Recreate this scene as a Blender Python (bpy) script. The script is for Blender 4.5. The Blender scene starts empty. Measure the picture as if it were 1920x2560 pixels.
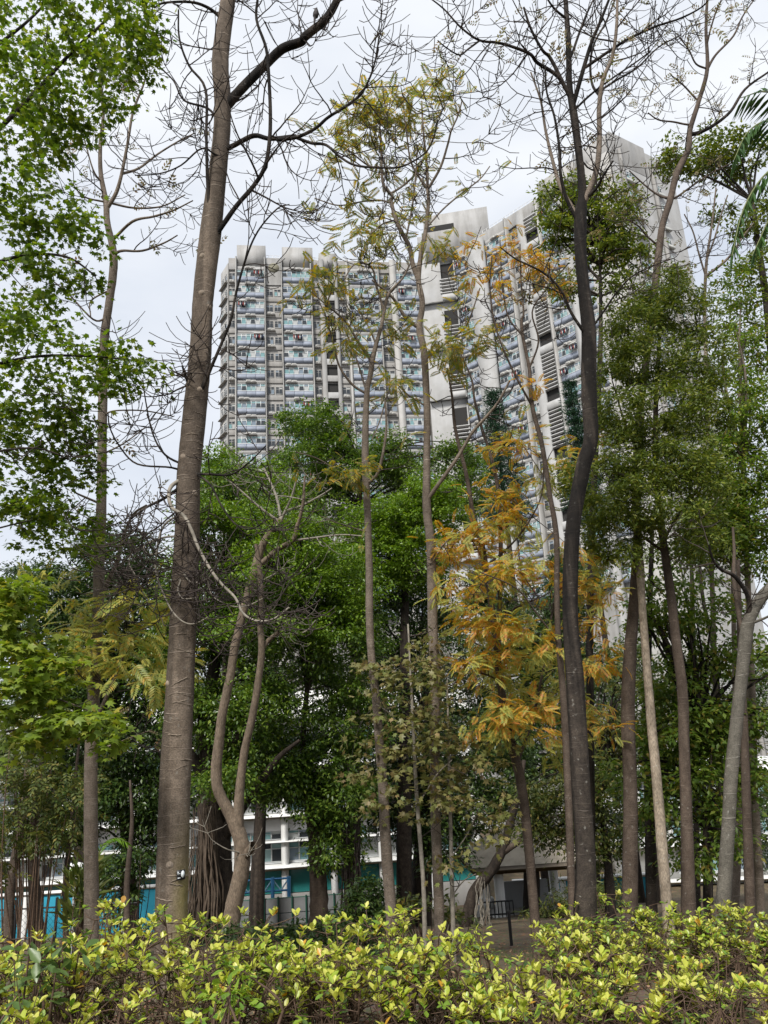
import bpy, math, random
import numpy as np
from math import radians, sin, cos, pi
from mathutils import Matrix

sc = bpy.context.scene
COL = sc.collection
random.seed(7)
RNG = np.random.default_rng(7)

# ------------------------------------------------------------------ camera
PITCH, ROLL, FPX = radians(17.0), radians(3.4), 1923.0
CAM = np.array([0.0, 0.0, 1.65])
_f = np.array([0, cos(PITCH), sin(PITCH)])
_r0 = np.array([1.0, 0, 0]); _u0 = np.array([0, -sin(PITCH), cos(PITCH)])
_r = _r0 * cos(ROLL) - _u0 * sin(ROLL)
_u = _u0 * cos(ROLL) + _r0 * sin(ROLL)
cd = bpy.data.cameras.new('camera'); cam = bpy.data.objects.new('camera', cd); COL.objects.link(cam)
cd.sensor_fit = 'VERTICAL'; cd.sensor_height = 36.0; cd.lens = FPX / 2560 * 36.0
cd.clip_start = 0.05; cd.clip_end = 3000
M = Matrix.Identity(4)
for i in range(3):
    M[i][0] = _r[i]; M[i][1] = _u[i]; M[i][2] = -_f[i]; M[i][3] = CAM[i]
cam.matrix_world = M
sc.camera = cam

# ------------------------------------------------------------------ world: bright overcast sky
SUN_EL, SUN_AZ = radians(46), radians(200)      # azimuth measured clockwise from +Y
w = bpy.data.worlds.new('World'); sc.world = w; w.use_nodes = True
nt = w.node_tree; N = nt.nodes; L = nt.links
for n in list(N): N.remove(n)
out = N.new('ShaderNodeOutputWorld'); bg = N.new('ShaderNodeBackground')
sky = N.new('ShaderNodeTexSky'); sky.sky_type = 'NISHITA'; sky.sun_disc = False
sky.sun_elevation = SUN_EL; sky.sun_rotation = SUN_AZ; sky.air_density = 1.0; sky.dust_density = 2.0
tc = N.new('ShaderNodeTexCoord')
mp = N.new('ShaderNodeMapping'); mp.inputs['Scale'].default_value = (1.0, 1.0, 2.6)
nz = N.new('ShaderNodeTexNoise'); nz.inputs['Scale'].default_value = 2.3; nz.inputs['Detail'].default_value = 5; nz.inputs['Roughness'].default_value = .5
rp = N.new('ShaderNodeValToRGB')
rp.color_ramp.elements[0].position = .30; rp.color_ramp.elements[0].color = (5.1, 5.55, 6.35, 1)
rp.color_ramp.elements[1].position = .70; rp.color_ramp.elements[1].color = (7.3, 7.5, 7.8, 1)
mx = N.new('ShaderNodeMixRGB'); mx.inputs[0].default_value = .93
L.new(tc.outputs['Generated'], mp.inputs[0]); L.new(mp.outputs[0], nz.inputs['Vector']); L.new(nz.outputs['Fac'], rp.inputs[0])
L.new(sky.outputs[0], mx.inputs[1]); L.new(rp.outputs[0], mx.inputs[2]); L.new(mx.outputs[0], bg.inputs[0])
bg.inputs[1].default_value = 0.10
L.new(bg.outputs[0], out.inputs[0])

sd = bpy.data.lights.new('sun', 'SUN'); sd.energy = 3.6; sd.angle = radians(14); sd.color = (1.0, .965, .92)
sun = bpy.data.objects.new('sun', sd); COL.objects.link(sun)
sun.location = (0, -10, 60)
_sdir = np.array([sin(SUN_AZ) * cos(SUN_EL), cos(SUN_AZ) * cos(SUN_EL), sin(SUN_EL)])
from mathutils import Vector
sun.rotation_euler = Vector(_sdir).to_track_quat('Z', 'Y').to_euler()

vs = sc.view_settings
vs.view_transform = 'Standard'; vs.look = 'None'; vs.gamma = 1.0; vs.use_curve_mapping = False
vs.exposure = 0.5
try:
    sc.cycles.max_bounces = 7; sc.cycles.diffuse_bounces = 4; sc.cycles.transmission_bounces = 4
    sc.cycles.caustics_reflective = False; sc.cycles.caustics_refractive = False
except Exception:
    pass

# ------------------------------------------------------------------ helpers
def ray(x, y): return _f * FPX + _r * (x - 960) + _u * (1280 - y)
def P(x, y, Y):
    v = ray(x, y); return CAM + v * (Y / v[1])
def px_m(p): return float(np.dot(np.asarray(p) - CAM, _f)) / FPX      # metres per photo pixel at p
def gz(y):
    y = np.asarray(y, float)
    s = np.clip(y - 4, 0, 54)
    return -0.17 * s + .17 * .6 * (1 - np.exp(-s / .9)) * np.clip(1 - s / 54, 0, 1)

def tag(o, label=None, cat=None, group=None, kind=None):
    if label: o['label'] = label
    if cat: o['category'] = cat
    if group: o['group'] = group
    if kind: o['kind'] = kind
    return o
def thing(name, label, cat, loc, group=None):
    o = bpy.data.objects.new(name, None); COL.objects.link(o)
    o.location = tuple(float(c) for c in loc); o.empty_display_size = .2
    return tag(o, label, cat, group)
def mesh(name, V, faces, mats, smooth=False, midx=None):
    """faces: list of (m,k) int arrays; midx: material index per faces array"""
    me = bpy.data.meshes.new(name)
    V = np.asarray(V, np.float32).reshape(-1, 3)
    faces = [np.asarray(f, np.int32) for f in faces if len(f)]
    me.vertices.add(len(V)); me.vertices.foreach_set('co', V.ravel())
    loops = np.concatenate([f.ravel() for f in faces])
    tot = np.concatenate([np.full(len(f), f.shape[1], np.int32) for f in faces])
    st = np.concatenate([[0], np.cumsum(tot)[:-1]]).astype(np.int32)
    me.loops.add(len(loops)); me.loops.foreach_set('vertex_index', loops)
    me.polygons.add(len(tot)); me.polygons.foreach_set('loop_start', st); me.polygons.foreach_set('loop_total', tot)
    if midx is not None:
        mi = np.concatenate([np.full(len(f), m, np.int32) for f, m in zip(faces, midx)])
        me.polygons.foreach_set('material_index', mi)
    if smooth: me.polygons.foreach_set('use_smooth', np.ones(len(tot), bool))
    for m in (mats if isinstance(mats, (list, tuple)) else [mats]): me.materials.append(m)
    me.update(calc_edges=True); me.validate()
    return me
def obj(name, me, parent=None, loc=None, rz=0, scale=None):
    o = bpy.data.objects.new(name, me); COL.objects.link(o)
    if parent is not None:
        o.parent = parent
    if loc is not None:
        l = np.asarray(loc, float)
        if parent is not None: l = l - np.asarray(parent_world(parent))
        o.location = tuple(l)
    elif parent is not None:
        o.location = tuple(-np.asarray(parent_world(parent)))
    o.rotation_euler = (0, 0, rz)
    if scale is not None: o.scale = scale
    return o
def parent_world(p):
    l = np.array(p.location[:])
    if p.parent is not None: l = l + parent_world(p.parent)
    return l

class MB:
    """gathers boxes, prisms and tubes, each with a material slot"""
    def __init__(s): s.V = []; s.F = []; s.M = []; s.n = 0
    def add(s, V, faces, m=0):
        V = np.asarray(V, float).reshape(-1, 3)
        for f in faces:
            s.F.append(np.asarray(f, np.int64) + s.n); s.M.append(m)
        s.V.append(V); s.n += len(V)
    def box(s, x0, x1, y0, y1, z0, z1, m=0, T=None):
        V = np.array([(x, y, z) for x in (x0, x1) for y in (y0, y1) for z in (z0, z1)], float)
        if T is not None: V = T(V)
        s.add(V, [np.array([(0, 1, 3, 2), (4, 6, 7, 5), (0, 4, 5, 1), (2, 3, 7, 6), (0, 2, 6, 4), (1, 5, 7, 3)])], m)
    def bar(s, a, b, r, m=0, seg=4):
        s.tube(np.array([a, b], float), [r, r], seg, m)
    def tube(s, pts, rad, seg=6, m=0, cap=True):
        V, F = tube(pts, rad, seg); s.add(V, [F], m)
        if cap:
            n = len(V)
            s.add(V[:seg], [np.arange(seg)[::-1][None]], m); s.add(V[n - seg:], [np.arange(seg)[None]], m)
    def mesh(s, name, mats, smooth=False):
        return mesh(name, np.concatenate(s.V), s.F, mats, smooth, s.M)
def tube(pts, rad, seg, wob=0.0):
    pts = np.asarray(pts, float); rad = np.asarray(rad, float); n = len(pts)
    t = np.gradient(pts, axis=0); t /= np.linalg.norm(t, axis=1)[:, None] + 1e-9
    a = np.array([1.0, 0, 0]) if abs(t[0][0]) < .8 else np.array([0, 0, 1.0])
    u = a - t[0] * (a @ t[0]); u /= np.linalg.norm(u)
    ang = np.arange(seg) * 2 * pi / seg; ca, sa = np.cos(ang), np.sin(ang)
    V = np.empty((n, seg, 3))
    for i in range(n):
        u = u - t[i] * (u @ t[i]); u /= np.linalg.norm(u) + 1e-9
        v = np.cross(t[i], u)
        rr = rad[i] * (1 + (RNG.normal(0, wob, seg) if wob else 0))
        V[i] = pts[i] + ((ca * rr)[:, None] * u + (sa * rr)[:, None] * v)
    i = np.arange(n - 1)[:, None]; j = np.arange(seg)[None]
    F = np.stack([i * seg + j, i * seg + (j + 1) % seg, (i + 1) * seg + (j + 1) % seg, (i + 1) * seg + j], -1).reshape(-1, 4)
    return V.reshape(-1, 3), F
def spline(pts, n):
    """Catmull-Rom through rows of pts (any width), n samples per span"""
    p = np.asarray(pts, float)
    if len(p) < 3:
        t = np.linspace(0, 1, n + 1)[:, None]; return p[0] * (1 - t) + p[-1] * t
    q = np.vstack([2 * p[0] - p[1], p, 2 * p[-1] - p[-2]]); o = []
    for i in range(1, len(q) - 2):
        for t in np.arange(n) / n:
            a, b, c, d = q[i - 1], q[i], q[i + 1], q[i + 2]
            o.append(.5 * (2 * b + (c - a) * t + (2 * a - 5 * b + 4 * c - d) * t * t + (3 * b - a - 3 * c + d) * t ** 3))
    o.append(p[-1]); return np.array(o)
def unit(a): a = np.asarray(a, float); return a / (np.linalg.norm(a, axis=-1, keepdims=True) + 1e-9)

# ------------------------------------------------------------------ materials
def mat(name): 
    m = bpy.data.materials.new(name); m.use_nodes = True
    n = m.node_tree.nodes; b = n['Principled BSDF']; return m, n, m.node_tree.links, b
def plain(name, col, rough=.6, spec=.3, metal=0, noise=.0, scale=3.0, bump=0.0, emit=None):
    m, n, l, b = mat(name)
    b.inputs['Base Color'].default_value = (*col, 1); b.inputs['Roughness'].default_value = rough
    b.inputs['Specular IOR Level'].default_value = spec; b.inputs['Metallic'].default_value = metal
    if noise:
        t = n.new('ShaderNodeNewGeometry'); x = n.new('ShaderNodeTexNoise'); x.inputs['Scale'].default_value = scale; x.inputs['Detail'].default_value = 6
        r = n.new('ShaderNodeValToRGB')
        r.color_ramp.elements[0].position = .3; r.color_ramp.elements[1].position = .7
        r.color_ramp.elements[0].color = (*[c * (1 - noise) for c in col], 1); r.color_ramp.elements[1].color = (*[min(1, c * (1 + noise * .6)) for c in col], 1)
        l.new(t.outputs['Position'], x.inputs['Vector']); l.new(x.outputs['Fac'], r.inputs[0]); l.new(r.outputs[0], b.inputs['Base Color'])
        if bump:
            bp = n.new('ShaderNodeBump'); bp.inputs['Strength'].default_value = bump; l.new(x.outputs['Fac'], bp.inputs['Height']); l.new(bp.outputs[0], b.inputs['Normal'])
    return m
def concrete(name, col, streak=.3, sx=1.2, sz=.12, board=False):
    """weathered concrete: vertical rain streaks and mottling"""
    m, n, l, b = mat(name)
    t = n.new('ShaderNodeNewGeometry'); mp = n.new('ShaderNodeMapping'); mp.inputs['Scale'].default_value = (sx, sx, sz)
    a = n.new('ShaderNodeTexNoise'); a.inputs['Scale'].default_value = 1.0; a.inputs['Detail'].default_value = 7; a.inputs['Roughness'].default_value = .65
    c = n.new('ShaderNodeTexNoise'); c.inputs['Scale'].default_value = .6; c.inputs['Detail'].default_value = 5
    r = n.new('ShaderNodeValToRGB'); r.color_ramp.elements[0].position = .32; r.color_ramp.elements[1].position = .6
    r.color_ramp.elements[0].color = (*[v * (1 - streak) for v in col], 1); r.color_ramp.elements[1].color = (*col, 1)
    x = n.new('ShaderNodeMixRGB'); x.blend_type = 'MULTIPLY'; x.inputs[0].default_value = .5
    l.new(t.outputs['Position'], mp.inputs[0]); l.new(mp.outputs[0], a.inputs['Vector']); l.new(t.outputs['Position'], c.inputs['Vector'])
    l.new(a.outputs['Fac'], r.inputs[0]); l.new(r.outputs[0], x.inputs[1])
    r2 = n.new('ShaderNodeValToRGB'); r2.color_ramp.elements[0].position = .35; r2.color_ramp.elements[1].position = .65
    r2.color_ramp.elements[0].color = (.72, .70, .66, 1); r2.color_ramp.elements[1].color = (1, 1, 1, 1)
    l.new(c.outputs['Fac'], r2.inputs[0]); l.new(r2.outputs[0], x.inputs[2]); l.new(x.outputs[0], b.inputs['Base Color'])
    b.inputs['Roughness'].default_value = .85; b.inputs['Specular IOR Level'].default_value = .2
    return m
def bark(name, c0, c1, ring=True, vert=0.0, moss=None, ringscale=9.0, spot=.5):
    """bark with broken pale ring scars across the trunk and long vertical streaks for wet, algae and backlit shade"""
    m, n, l, b = mat(name)
    t = n.new('ShaderNodeTexCoord')
    a = n.new('ShaderNodeTexNoise'); a.inputs['Scale'].default_value = 7; a.inputs['Detail'].default_value = 8; a.inputs['Roughness'].default_value = .7
    l.new(t.outputs['Object'], a.inputs['Vector'])
    r = n.new('ShaderNodeValToRGB'); r.color_ramp.elements[0].position = .3; r.color_ramp.elements[1].position = .72
    r.color_ramp.elements[0].color = (*c0, 1); r.color_ramp.elements[1].color = (*c1, 1)
    l.new(a.outputs['Fac'], r.inputs[0]); colo = r.outputs[0]; height = a.outputs['Fac']
    fine = n.new('ShaderNodeTexNoise'); fine.inputs['Scale'].default_value = 60; fine.inputs['Detail'].default_value = 4
    mf = n.new('ShaderNodeMapping'); mf.inputs['Scale'].default_value = (1, 1, .25 if not ring else 1.4)
    l.new(t.outputs['Object'], mf.inputs[0]); l.new(mf.outputs[0], fine.inputs['Vector'])
    rf = n.new('ShaderNodeValToRGB'); rf.color_ramp.elements[0].position = .3; rf.color_ramp.elements[1].position = .75
    rf.color_ramp.elements[0].color = (.6, .6, .6, 1); rf.color_ramp.elements[1].color = (1.35, 1.33, 1.3, 1)
    l.new(fine.outputs['Fac'], rf.inputs[0])
    mm = n.new('ShaderNodeMixRGB'); mm.blend_type = 'MULTIPLY'; mm.inputs[0].default_value = 1; l.new(colo, mm.inputs[1]); l.new(rf.outputs[0], mm.inputs[2]); colo = mm.outputs[0]
    if ring:
        mp = n.new('ShaderNodeMapping'); mp.inputs['Scale'].default_value = (.12, .12, 1)
        w = n.new('ShaderNodeTexWave'); w.bands_direction = 'Z'; w.inputs['Scale'].default_value = ringscale / 6.28 * 2; w.inputs['Distortion'].default_value = 7; w.inputs['Detail'].default_value = 3; w.inputs['Detail Scale'].default_value = 1.3
        l.new(t.outputs['Object'], mp.inputs[0]); l.new(mp.outputs[0], w.inputs['Vector'])
        rw = n.new('ShaderNodeValToRGB'); rw.color_ramp.elements[0].position = .965; rw.color_ramp.elements[1].position = 1.0
        l.new(w.outputs['Fac'], rw.inputs[0])
        nz = n.new('ShaderNodeTexNoise'); nz.inputs['Scale'].default_value = 4; nz.inputs['Detail'].default_value = 3
        mz = n.new('ShaderNodeMapping'); mz.inputs['Scale'].default_value = (1, 1, 2.5); l.new(t.outputs['Object'], mz.inputs[0]); l.new(mz.outputs[0], nz.inputs['Vector'])
        rz_ = n.new('ShaderNodeValToRGB'); rz_.color_ramp.elements[0].position = .50; rz_.color_ramp.elements[1].position = .66; l.new(nz.outputs['Fac'], rz_.inputs[0])
        mu = n.new('ShaderNodeMath'); mu.operation = 'MULTIPLY'; l.new(rw.outputs[0], mu.inputs[0]); l.new(rz_.outputs[0], mu.inputs[1])
        mk = n.new('ShaderNodeMixRGB'); mk.inputs[2].default_value = (*[min(1, v * 1.45 + .02) for v in c1], 1); l.new(mu.outputs[0], mk.inputs[0]); l.new(colo, mk.inputs[1]); colo = mk.outputs[0]
        ad = n.new('ShaderNodeMath'); ad.operation = 'ADD'; l.new(height, ad.inputs[0]); l.new(mu.outputs[0], ad.inputs[1]); height = ad.outputs[0]
    if spot:
        vo = n.new('ShaderNodeTexNoise'); vo.inputs['Scale'].default_value = 16; vo.inputs['Detail'].default_value = 2
        rs = n.new('ShaderNodeValToRGB'); rs.color_ramp.elements[0].position = .66; rs.color_ramp.elements[1].position = .74
        l.new(t.outputs['Object'], vo.inputs['Vector']); l.new(vo.outputs['Fac'], rs.inputs[0])
        sc_ = n.new('ShaderNodeMath'); sc_.operation = 'MULTIPLY'; sc_.inputs[1].default_value = spot; l.new(rs.outputs[0], sc_.inputs[0])
        mk = n.new('ShaderNodeMixRGB'); mk.inputs[2].default_value = (.34, .33, .29, 1); l.new(sc_.outputs[0], mk.inputs[0]); l.new(colo, mk.inputs[1]); colo = mk.outputs[0]
    if vert:
        mp2 = n.new('ShaderNodeMapping'); mp2.inputs['Scale'].default_value = (5, 5, .22)
        v = n.new('ShaderNodeTexNoise'); v.inputs['Scale'].default_value = 1; v.inputs['Detail'].default_value = 4
        l.new(t.outputs['Object'], mp2.inputs[0]); l.new(mp2.outputs[0], v.inputs['Vector'])
        rv = n.new('ShaderNodeValToRGB'); rv.color_ramp.elements[0].position = .45; rv.color_ramp.elements[1].position = .58
        rv.color_ramp.elements[0].color = (1 - vert, 1 - vert, 1 - vert, 1); l.new(v.outputs['Fac'], rv.inputs[0])
        mk = n.new('ShaderNodeMixRGB'); mk.blend_type = 'MULTIPLY'; mk.inputs[0].default_value = 1; l.new(colo, mk.inputs[1]); l.new(rv.outputs[0], mk.inputs[2]); colo = mk.outputs[0]
    if moss:
        # a stripe of yellow-green lichen on one flank of the lower trunk (object space)
        sp = n.new('ShaderNodeSeparateXYZ'); nn = n.new('ShaderNodeTexNoise'); nn.inputs['Scale'].default_value = 5; nn.inputs['Detail'].default_value = 6
        l.new(t.outputs['Object'], sp.inputs[0]); l.new(t.outputs['Object'], nn.inputs['Vector'])
        x0, x1, z0, z1 = moss
        a1 = n.new('ShaderNodeMapRange'); a1.inputs[1].default_value = x0; a1.inputs[2].default_value = x1; l.new(sp.outputs['X'], a1.inputs[0])
        a2 = n.new('ShaderNodeMapRange'); a2.inputs[1].default_value = z1; a2.inputs[2].default_value = z0; l.new(sp.outputs['Z'], a2.inputs[0])
        q = n.new('ShaderNodeMath'); q.operation = 'MULTIPLY'; l.new(a1.outputs[0], q.inputs[0]); l.new(a2.outputs[0], q.inputs[1])
        q2 = n.new('ShaderNodeMath'); q2.operation = 'MULTIPLY_ADD'; q2.inputs[1].default_value = 1.3; q2.inputs[2].default_value = -.25; l.new(nn.outputs['Fac'], q2.inputs[0])
        q3 = n.new('ShaderNodeMath'); q3.operation = 'ADD'; q3.use_clamp = True; l.new(q.outputs[0], q3.inputs[0]); l.new(q2.outputs[0], q3.inputs[1])
        q4 = n.new('ShaderNodeMath'); q4.operation = 'MULTIPLY'; q4.use_clamp = True; l.new(q3.outputs[0], q4.inputs[0]); l.new(q.outputs[0], q4.inputs[1])
        mk = n.new('ShaderNodeMixRGB'); mk.inputs[2].default_value = (.30, .26, .055, 1); l.new(q4.outputs[0], mk.inputs[0]); l.new(colo, mk.inputs[1]); colo = mk.outputs[0]
    l.new(colo, b.inputs['Base Color'])
    ad2 = n.new('ShaderNodeMath'); ad2.operation = 'MULTIPLY_ADD'; ad2.inputs[1].default_value = .5; l.new(fine.outputs['Fac'], ad2.inputs[0]); l.new(height, ad2.inputs[2])
    bp = n.new('ShaderNodeBump'); bp.inputs['Strength'].default_value = .55; bp.inputs['Distance'].default_value = .02
    l.new(ad2.outputs[0], bp.inputs['Height']); l.new(bp.outputs[0], b.inputs['Normal'])
    b.inputs['Roughness'].default_value = .85; b.inputs['Specular IOR Level'].default_value = .2
    return m
def leaf(name, stops, trans=.35, rough=.45, spec=.35, info=False):
    """each leaf takes its own colour along the ramp"""
    m, n, l, b = mat(name)
    r = n.new('ShaderNodeValToRGB'); e = r.color_ramp.elements
    while len(e) < len(stops): e.new(.5)
    for k, (pos, c) in enumerate(stops): e[k].position = pos; e[k].color = (*c, 1)
    if info: g = n.new('ShaderNodeObjectInfo'); l.new(g.outputs['Random'], r.inputs[0])
    else: g = n.new('ShaderNodeNewGeometry'); l.new(g.outputs['Random Per Island'], r.inputs[0])
    l.new(r.outputs[0], b.inputs['Base Color']); b.inputs['Roughness'].default_value = rough; b.inputs['Specular IOR Level'].default_value = spec
    tr = n.new('ShaderNodeBsdfTranslucent'); hs = n.new('ShaderNodeHueSaturation'); hs.inputs['Value'].default_value = 1.5; hs.inputs['Saturation'].default_value = 1.1
    l.new(r.outputs[0], hs.inputs['Color']); l.new(hs.outputs[0], tr.inputs[0])
    mx = n.new('ShaderNodeMixShader'); mx.inputs[0].default_value = trans
    l.new(b.outputs[0], mx.inputs[1]); l.new(tr.outputs[0], mx.inputs[2]); l.new(mx.outputs[0], n['Material Output'].inputs[0])
    return m

B_BIG = bark('bark_ringed', (.10, .077, .057), (.215, .172, .134), True, .42, moss=(.015, .15, -.2, 2.0), ringscale=10, spot=.28)  # streaks darkened for algae and to paint the upper trunk's backlit shade
B_THIN = bark('bark_brown_ringed', (.12, .095, .072), (.25, .205, .165), True, .2, ringscale=13, spot=.5)
B_DARK = bark('bark_dark_wet', (.020, .016, .014), (.072, .058, .046), True, .78, ringscale=14, spot=.35)
B_BROWN = bark('bark_red_brown', (.055, .04, .03), (.13, .10, .078), True, .3, ringscale=16, spot=.3)
B_PALE = bark('bark_pale_flaking', (.14, .11, .08), (.33, .275, .21), False, .25, spot=.5)
B_GREY = bark('bark_grey_smooth', (.075, .069, .056), (.155, .142, .118), True, .1, ringscale=7, spot=.5)
B_BANYAN = bark('bark_banyan', (.022, .017, .014), (.075, .058, .045), False, .5, spot=.1)
B_CROOK = bark('bark_crooked', (.11, .085, .062), (.22, .17, .125), False, .2, spot=.2)
TWIG = plain('twig_dark', (.045, .035, .030), .8, .2, noise=.3, scale=20)
TWIG_P = plain('twig_pale', (.24, .215, .175), .8, .2, noise=.35, scale=15)
TWIG_H = plain('twig_hedge', (.095, .062, .042), .8, .2, noise=.5, scale=30)
GREENW = plain('green_shoot', (.14, .16, .06), .6, .3)

L_MAPLE = leaf('leaf_maple', [(0, (.05, .09, .013)), (.45, (.095, .15, .018)), (.8, (.15, .205, .025)), (1, (.2, .23, .033))], .5)
L_MAPLE2 = leaf('leaf_maple_light', [(0, (.11, .17, .022)), (.5, (.18, .25, .032)), (.85, (.26, .31, .045)), (1, (.33, .29, .05))], .42)
L_BANYAN = leaf('leaf_banyan', [(0, (.04, .08, .014)), (.5, (.085, .15, .02)), (.85, (.14, .21, .03)), (1, (.19, .24, .035))], .32, .38, .45)
L_BANDARK = leaf('leaf_banyan_dark', [(0, (.02, .042, .011)), (.6, (.042, .078, .016)), (1, (.085, .125, .022))], .22, .38, .4)
L_BRIGHT = leaf('leaf_bright', [(0, (.075, .14, .016)), (.5, (.12, .205, .022)), (1, (.2, .28, .035))], .33, .4, .4)
L_ORANGE = leaf('leaf_orange', [(0, (.42, .17, .05)), (.3, (.50, .25, .05)), (.55, (.50, .32, .055)), (.78, (.40, .33, .06)), (1, (.22, .25, .05))], .48)
L_YELLOW = leaf('leaf_yellow_olive', [(0, (.42, .24, .03)), (.22, (.36, .28, .04)), (.45, (.2, .23, .05)), (.8, (.13, .17, .05)), (1, (.24, .18, .1))], .45)
L_GREY = leaf('leaf_dry_pinnate', [(0, (.24, .17, .09)), (.5, (.2, .18, .08)), (.8, (.15, .17, .07)), (1, (.28, .17, .1))], .35)
L_SAP = leaf('leaf_liquidambar', [(0, (.17, .12, .05)), (.3, (.16, .155, .05)), (.6, (.14, .17, .045)), (.85, (.21, .195, .065)), (1, (.28, .2, .09))], .35)
L_EVER = leaf('leaf_evergreen', [(0, (.06, .095, .018)), (.5, (.115, .155, .024)), (.85, (.175, .205, .03)), (1, (.23, .23, .04))], .36, .4, .4)
L_RIGHT = leaf('leaf_right_green', [(0, (.07, .125, .02)), (.5, (.12, .19, .027)), (.9, (.19, .23, .04)), (1, (.27, .2, .045))], .42)
L_UNDER = leaf('leaf_understorey', [(0, (.045, .07, .016)), (.5, (.085, .11, .024)), (.85, (.14, .15, .035)), (1, (.22, .17, .045))], .3)
L_CONI = leaf('needle_conifer', [(0, (.014, .04, .022)), (.6, (.025, .065, .034)), (1, (.045, .095, .04))], .15)
L_PALM = leaf('leaf_palm', [(0, (.03, .075, .016)), (1, (.06, .13, .025))], .3, .35, .5)
L_PALMB = leaf('leaf_palm_bright', [(0, (.12, .27, .02)), (1, (.22, .38, .03))], .4)
L_COMPY = leaf('leaf_pinnate_yellowgreen', [(0, (.44, .38, .09)), (.4, (.33, .34, .08)), (.8, (.22, .28, .08)), (1, (.5, .32, .06))], .4)
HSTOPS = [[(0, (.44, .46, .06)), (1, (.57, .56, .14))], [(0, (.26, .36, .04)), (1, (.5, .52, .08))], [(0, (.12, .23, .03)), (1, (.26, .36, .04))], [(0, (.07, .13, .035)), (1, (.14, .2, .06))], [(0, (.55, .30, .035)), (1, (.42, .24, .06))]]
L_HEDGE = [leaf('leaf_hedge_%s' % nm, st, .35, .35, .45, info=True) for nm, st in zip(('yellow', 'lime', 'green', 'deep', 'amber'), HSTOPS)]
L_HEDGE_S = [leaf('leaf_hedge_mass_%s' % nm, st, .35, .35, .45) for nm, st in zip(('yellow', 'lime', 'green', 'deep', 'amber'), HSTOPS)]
L_LITTER = leaf('leaf_litter', [(0, (.10, .05, .03)), (.4, (.2, .1, .06)), (.75, (.3, .17, .11)), (1, (.34, .25, .14))], .1, .7, .2)
L_GRASS = leaf('grass_blade', [(0, (.04, .08, .015)), (1, (.11, .17, .03))], .3)

# ------------------------------------------------------------------ leaf shapes (x along, y across, z up)
def T(V, F): return np.array(V, float), [np.array(f) for f in F]
LANCE = T([(0, 0, 0), (.45, .17, .05), (1, 0, -.06), (.45, -.17, .05)], [[(0, 2, 1), (0, 3, 2)]])
OVAL2 = T([(0, 0, 0), (.42, .25, .06), (1, 0, -.08), (.42, -.25, .06)], [[(0, 2, 1), (0, 3, 2)]])
NARROW = T([(0, 0, 0), (.4, .10, .02), (1, 0, -.10), (.4, -.10, .02)], [[(0, 2, 1), (0, 3, 2)]])
OVAL = T([(0, 0, 0), (.24, .14, .045), (.6, .25, .05), (.86, .15, .0), (1, 0, -.05), (.86, -.15, .0), (.6, -.25, .05), (.24, -.14, .045), (.5, 0, -.01)],
         [[(8, 1, 0), (8, 2, 1), (8, 3, 2), (8, 4, 3), (8, 5, 4), (8, 6, 5), (8, 7, 6), (8, 0, 7)]])
def star():
    pts = [(-.04, 0)]
    lobes = [(-1.95, .62), (-.92, .9), (0, 1.0), (.92, .9), (1.95, .62)]
    for k, (a, r) in enumerate(lobes):
        pts.append((.28 + r * .62 * cos(a), r * .62 * sin(a)))
        if k < 4:
            b = (a + lobes[k + 1][0]) / 2; pts.append((.28 + .25 * cos(b), .25 * sin(b)))
    V = [(x, y, -.12 * abs(y) - .08 * max(0, x - .3)) for x, y in pts] + [(.28, 0, .03)]
    c = len(pts); F = [(c, k, (k + 1) % c) for k in range(c)]
    return T(V, [F])
STAR = star()
def pinnate(n=6, wid=.13, ln=.34):
    V = []; F3 = []; 
    V += [(0, .006, 0), (0, -.006, 0), (1, 0, -.22)]; F3.append((0, 1, 2))
    for k in range(n):
        x = .22 + .72 * k / (n - 1); z = -.22 * x * x
        l_ = ln * (1 - .45 * abs(k / (n - 1) - .45)) 
        for s in (-1, 1):
            a = s * (1.05 - .35 * k / (n - 1)); dx, dy = cos(a), sin(a); o = len(V); w_ = wid * .5
            V += [(x, 0, z), (x + dx * l_ * .5 - dy * w_ * s * s, dy * l_ * .5 + dx * w_, z - .01), (x + dx * l_, dy * l_, z - .08), (x + dx * l_ * .5 + dy * w_, dy * l_ * .5 - dx * w_, z - .01)]
            F3 += [(o, o + 2, o + 1), (o, o + 3, o + 2)]
    o = len(V); V += [(1, 0, -.22), (1.1, .06, -.26), (1.25, 0, -.36), (1.1, -.06, -.26)]; F3 += [(o, o + 2, o + 1), (o, o + 3, o + 2)]
    return T(V, [F3])
PINN = pinnate(8, .10, .33); PINN_S = pinnate(4, .16, .4)
BLADE = T([(0, -.03, 0), (0, .03, 0), (.6, .015, .0), (1, 0, -.12), (.6, -.015, 0)], [[(0, 1, 2), (0, 2, 4), (2, 3, 4)]])

def frames(d, nrm):
    x = unit(d); y = unit(np.cross(nrm, x)); z = np.cross(x, y); return x, y, z
def leafarr(tmpl, pos, d, nrm, size):
    V0, F0 = tmpl; k = len(V0); n = len(pos)
    x, y, z = frames(d, nrm); s = np.asarray(size)[:, None, None]
    V = pos[:, None, :] + s * (V0[None, :, 0, None] * x[:, None] + V0[None, :, 1, None] * y[:, None] + V0[None, :, 2, None] * z[:, None])
    off = (np.arange(n) * k)[:, None, None]
    return V.reshape(-1, 3), [(f[None] + off).reshape(-1, f.shape[1]) for f in F0]
def joined(arrs):
    V = []; F = []; n = 0
    for v, f in arrs:
        V.append(v); F += [q + n for q in f]; n += len(v)
    return np.concatenate(V), F

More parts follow.
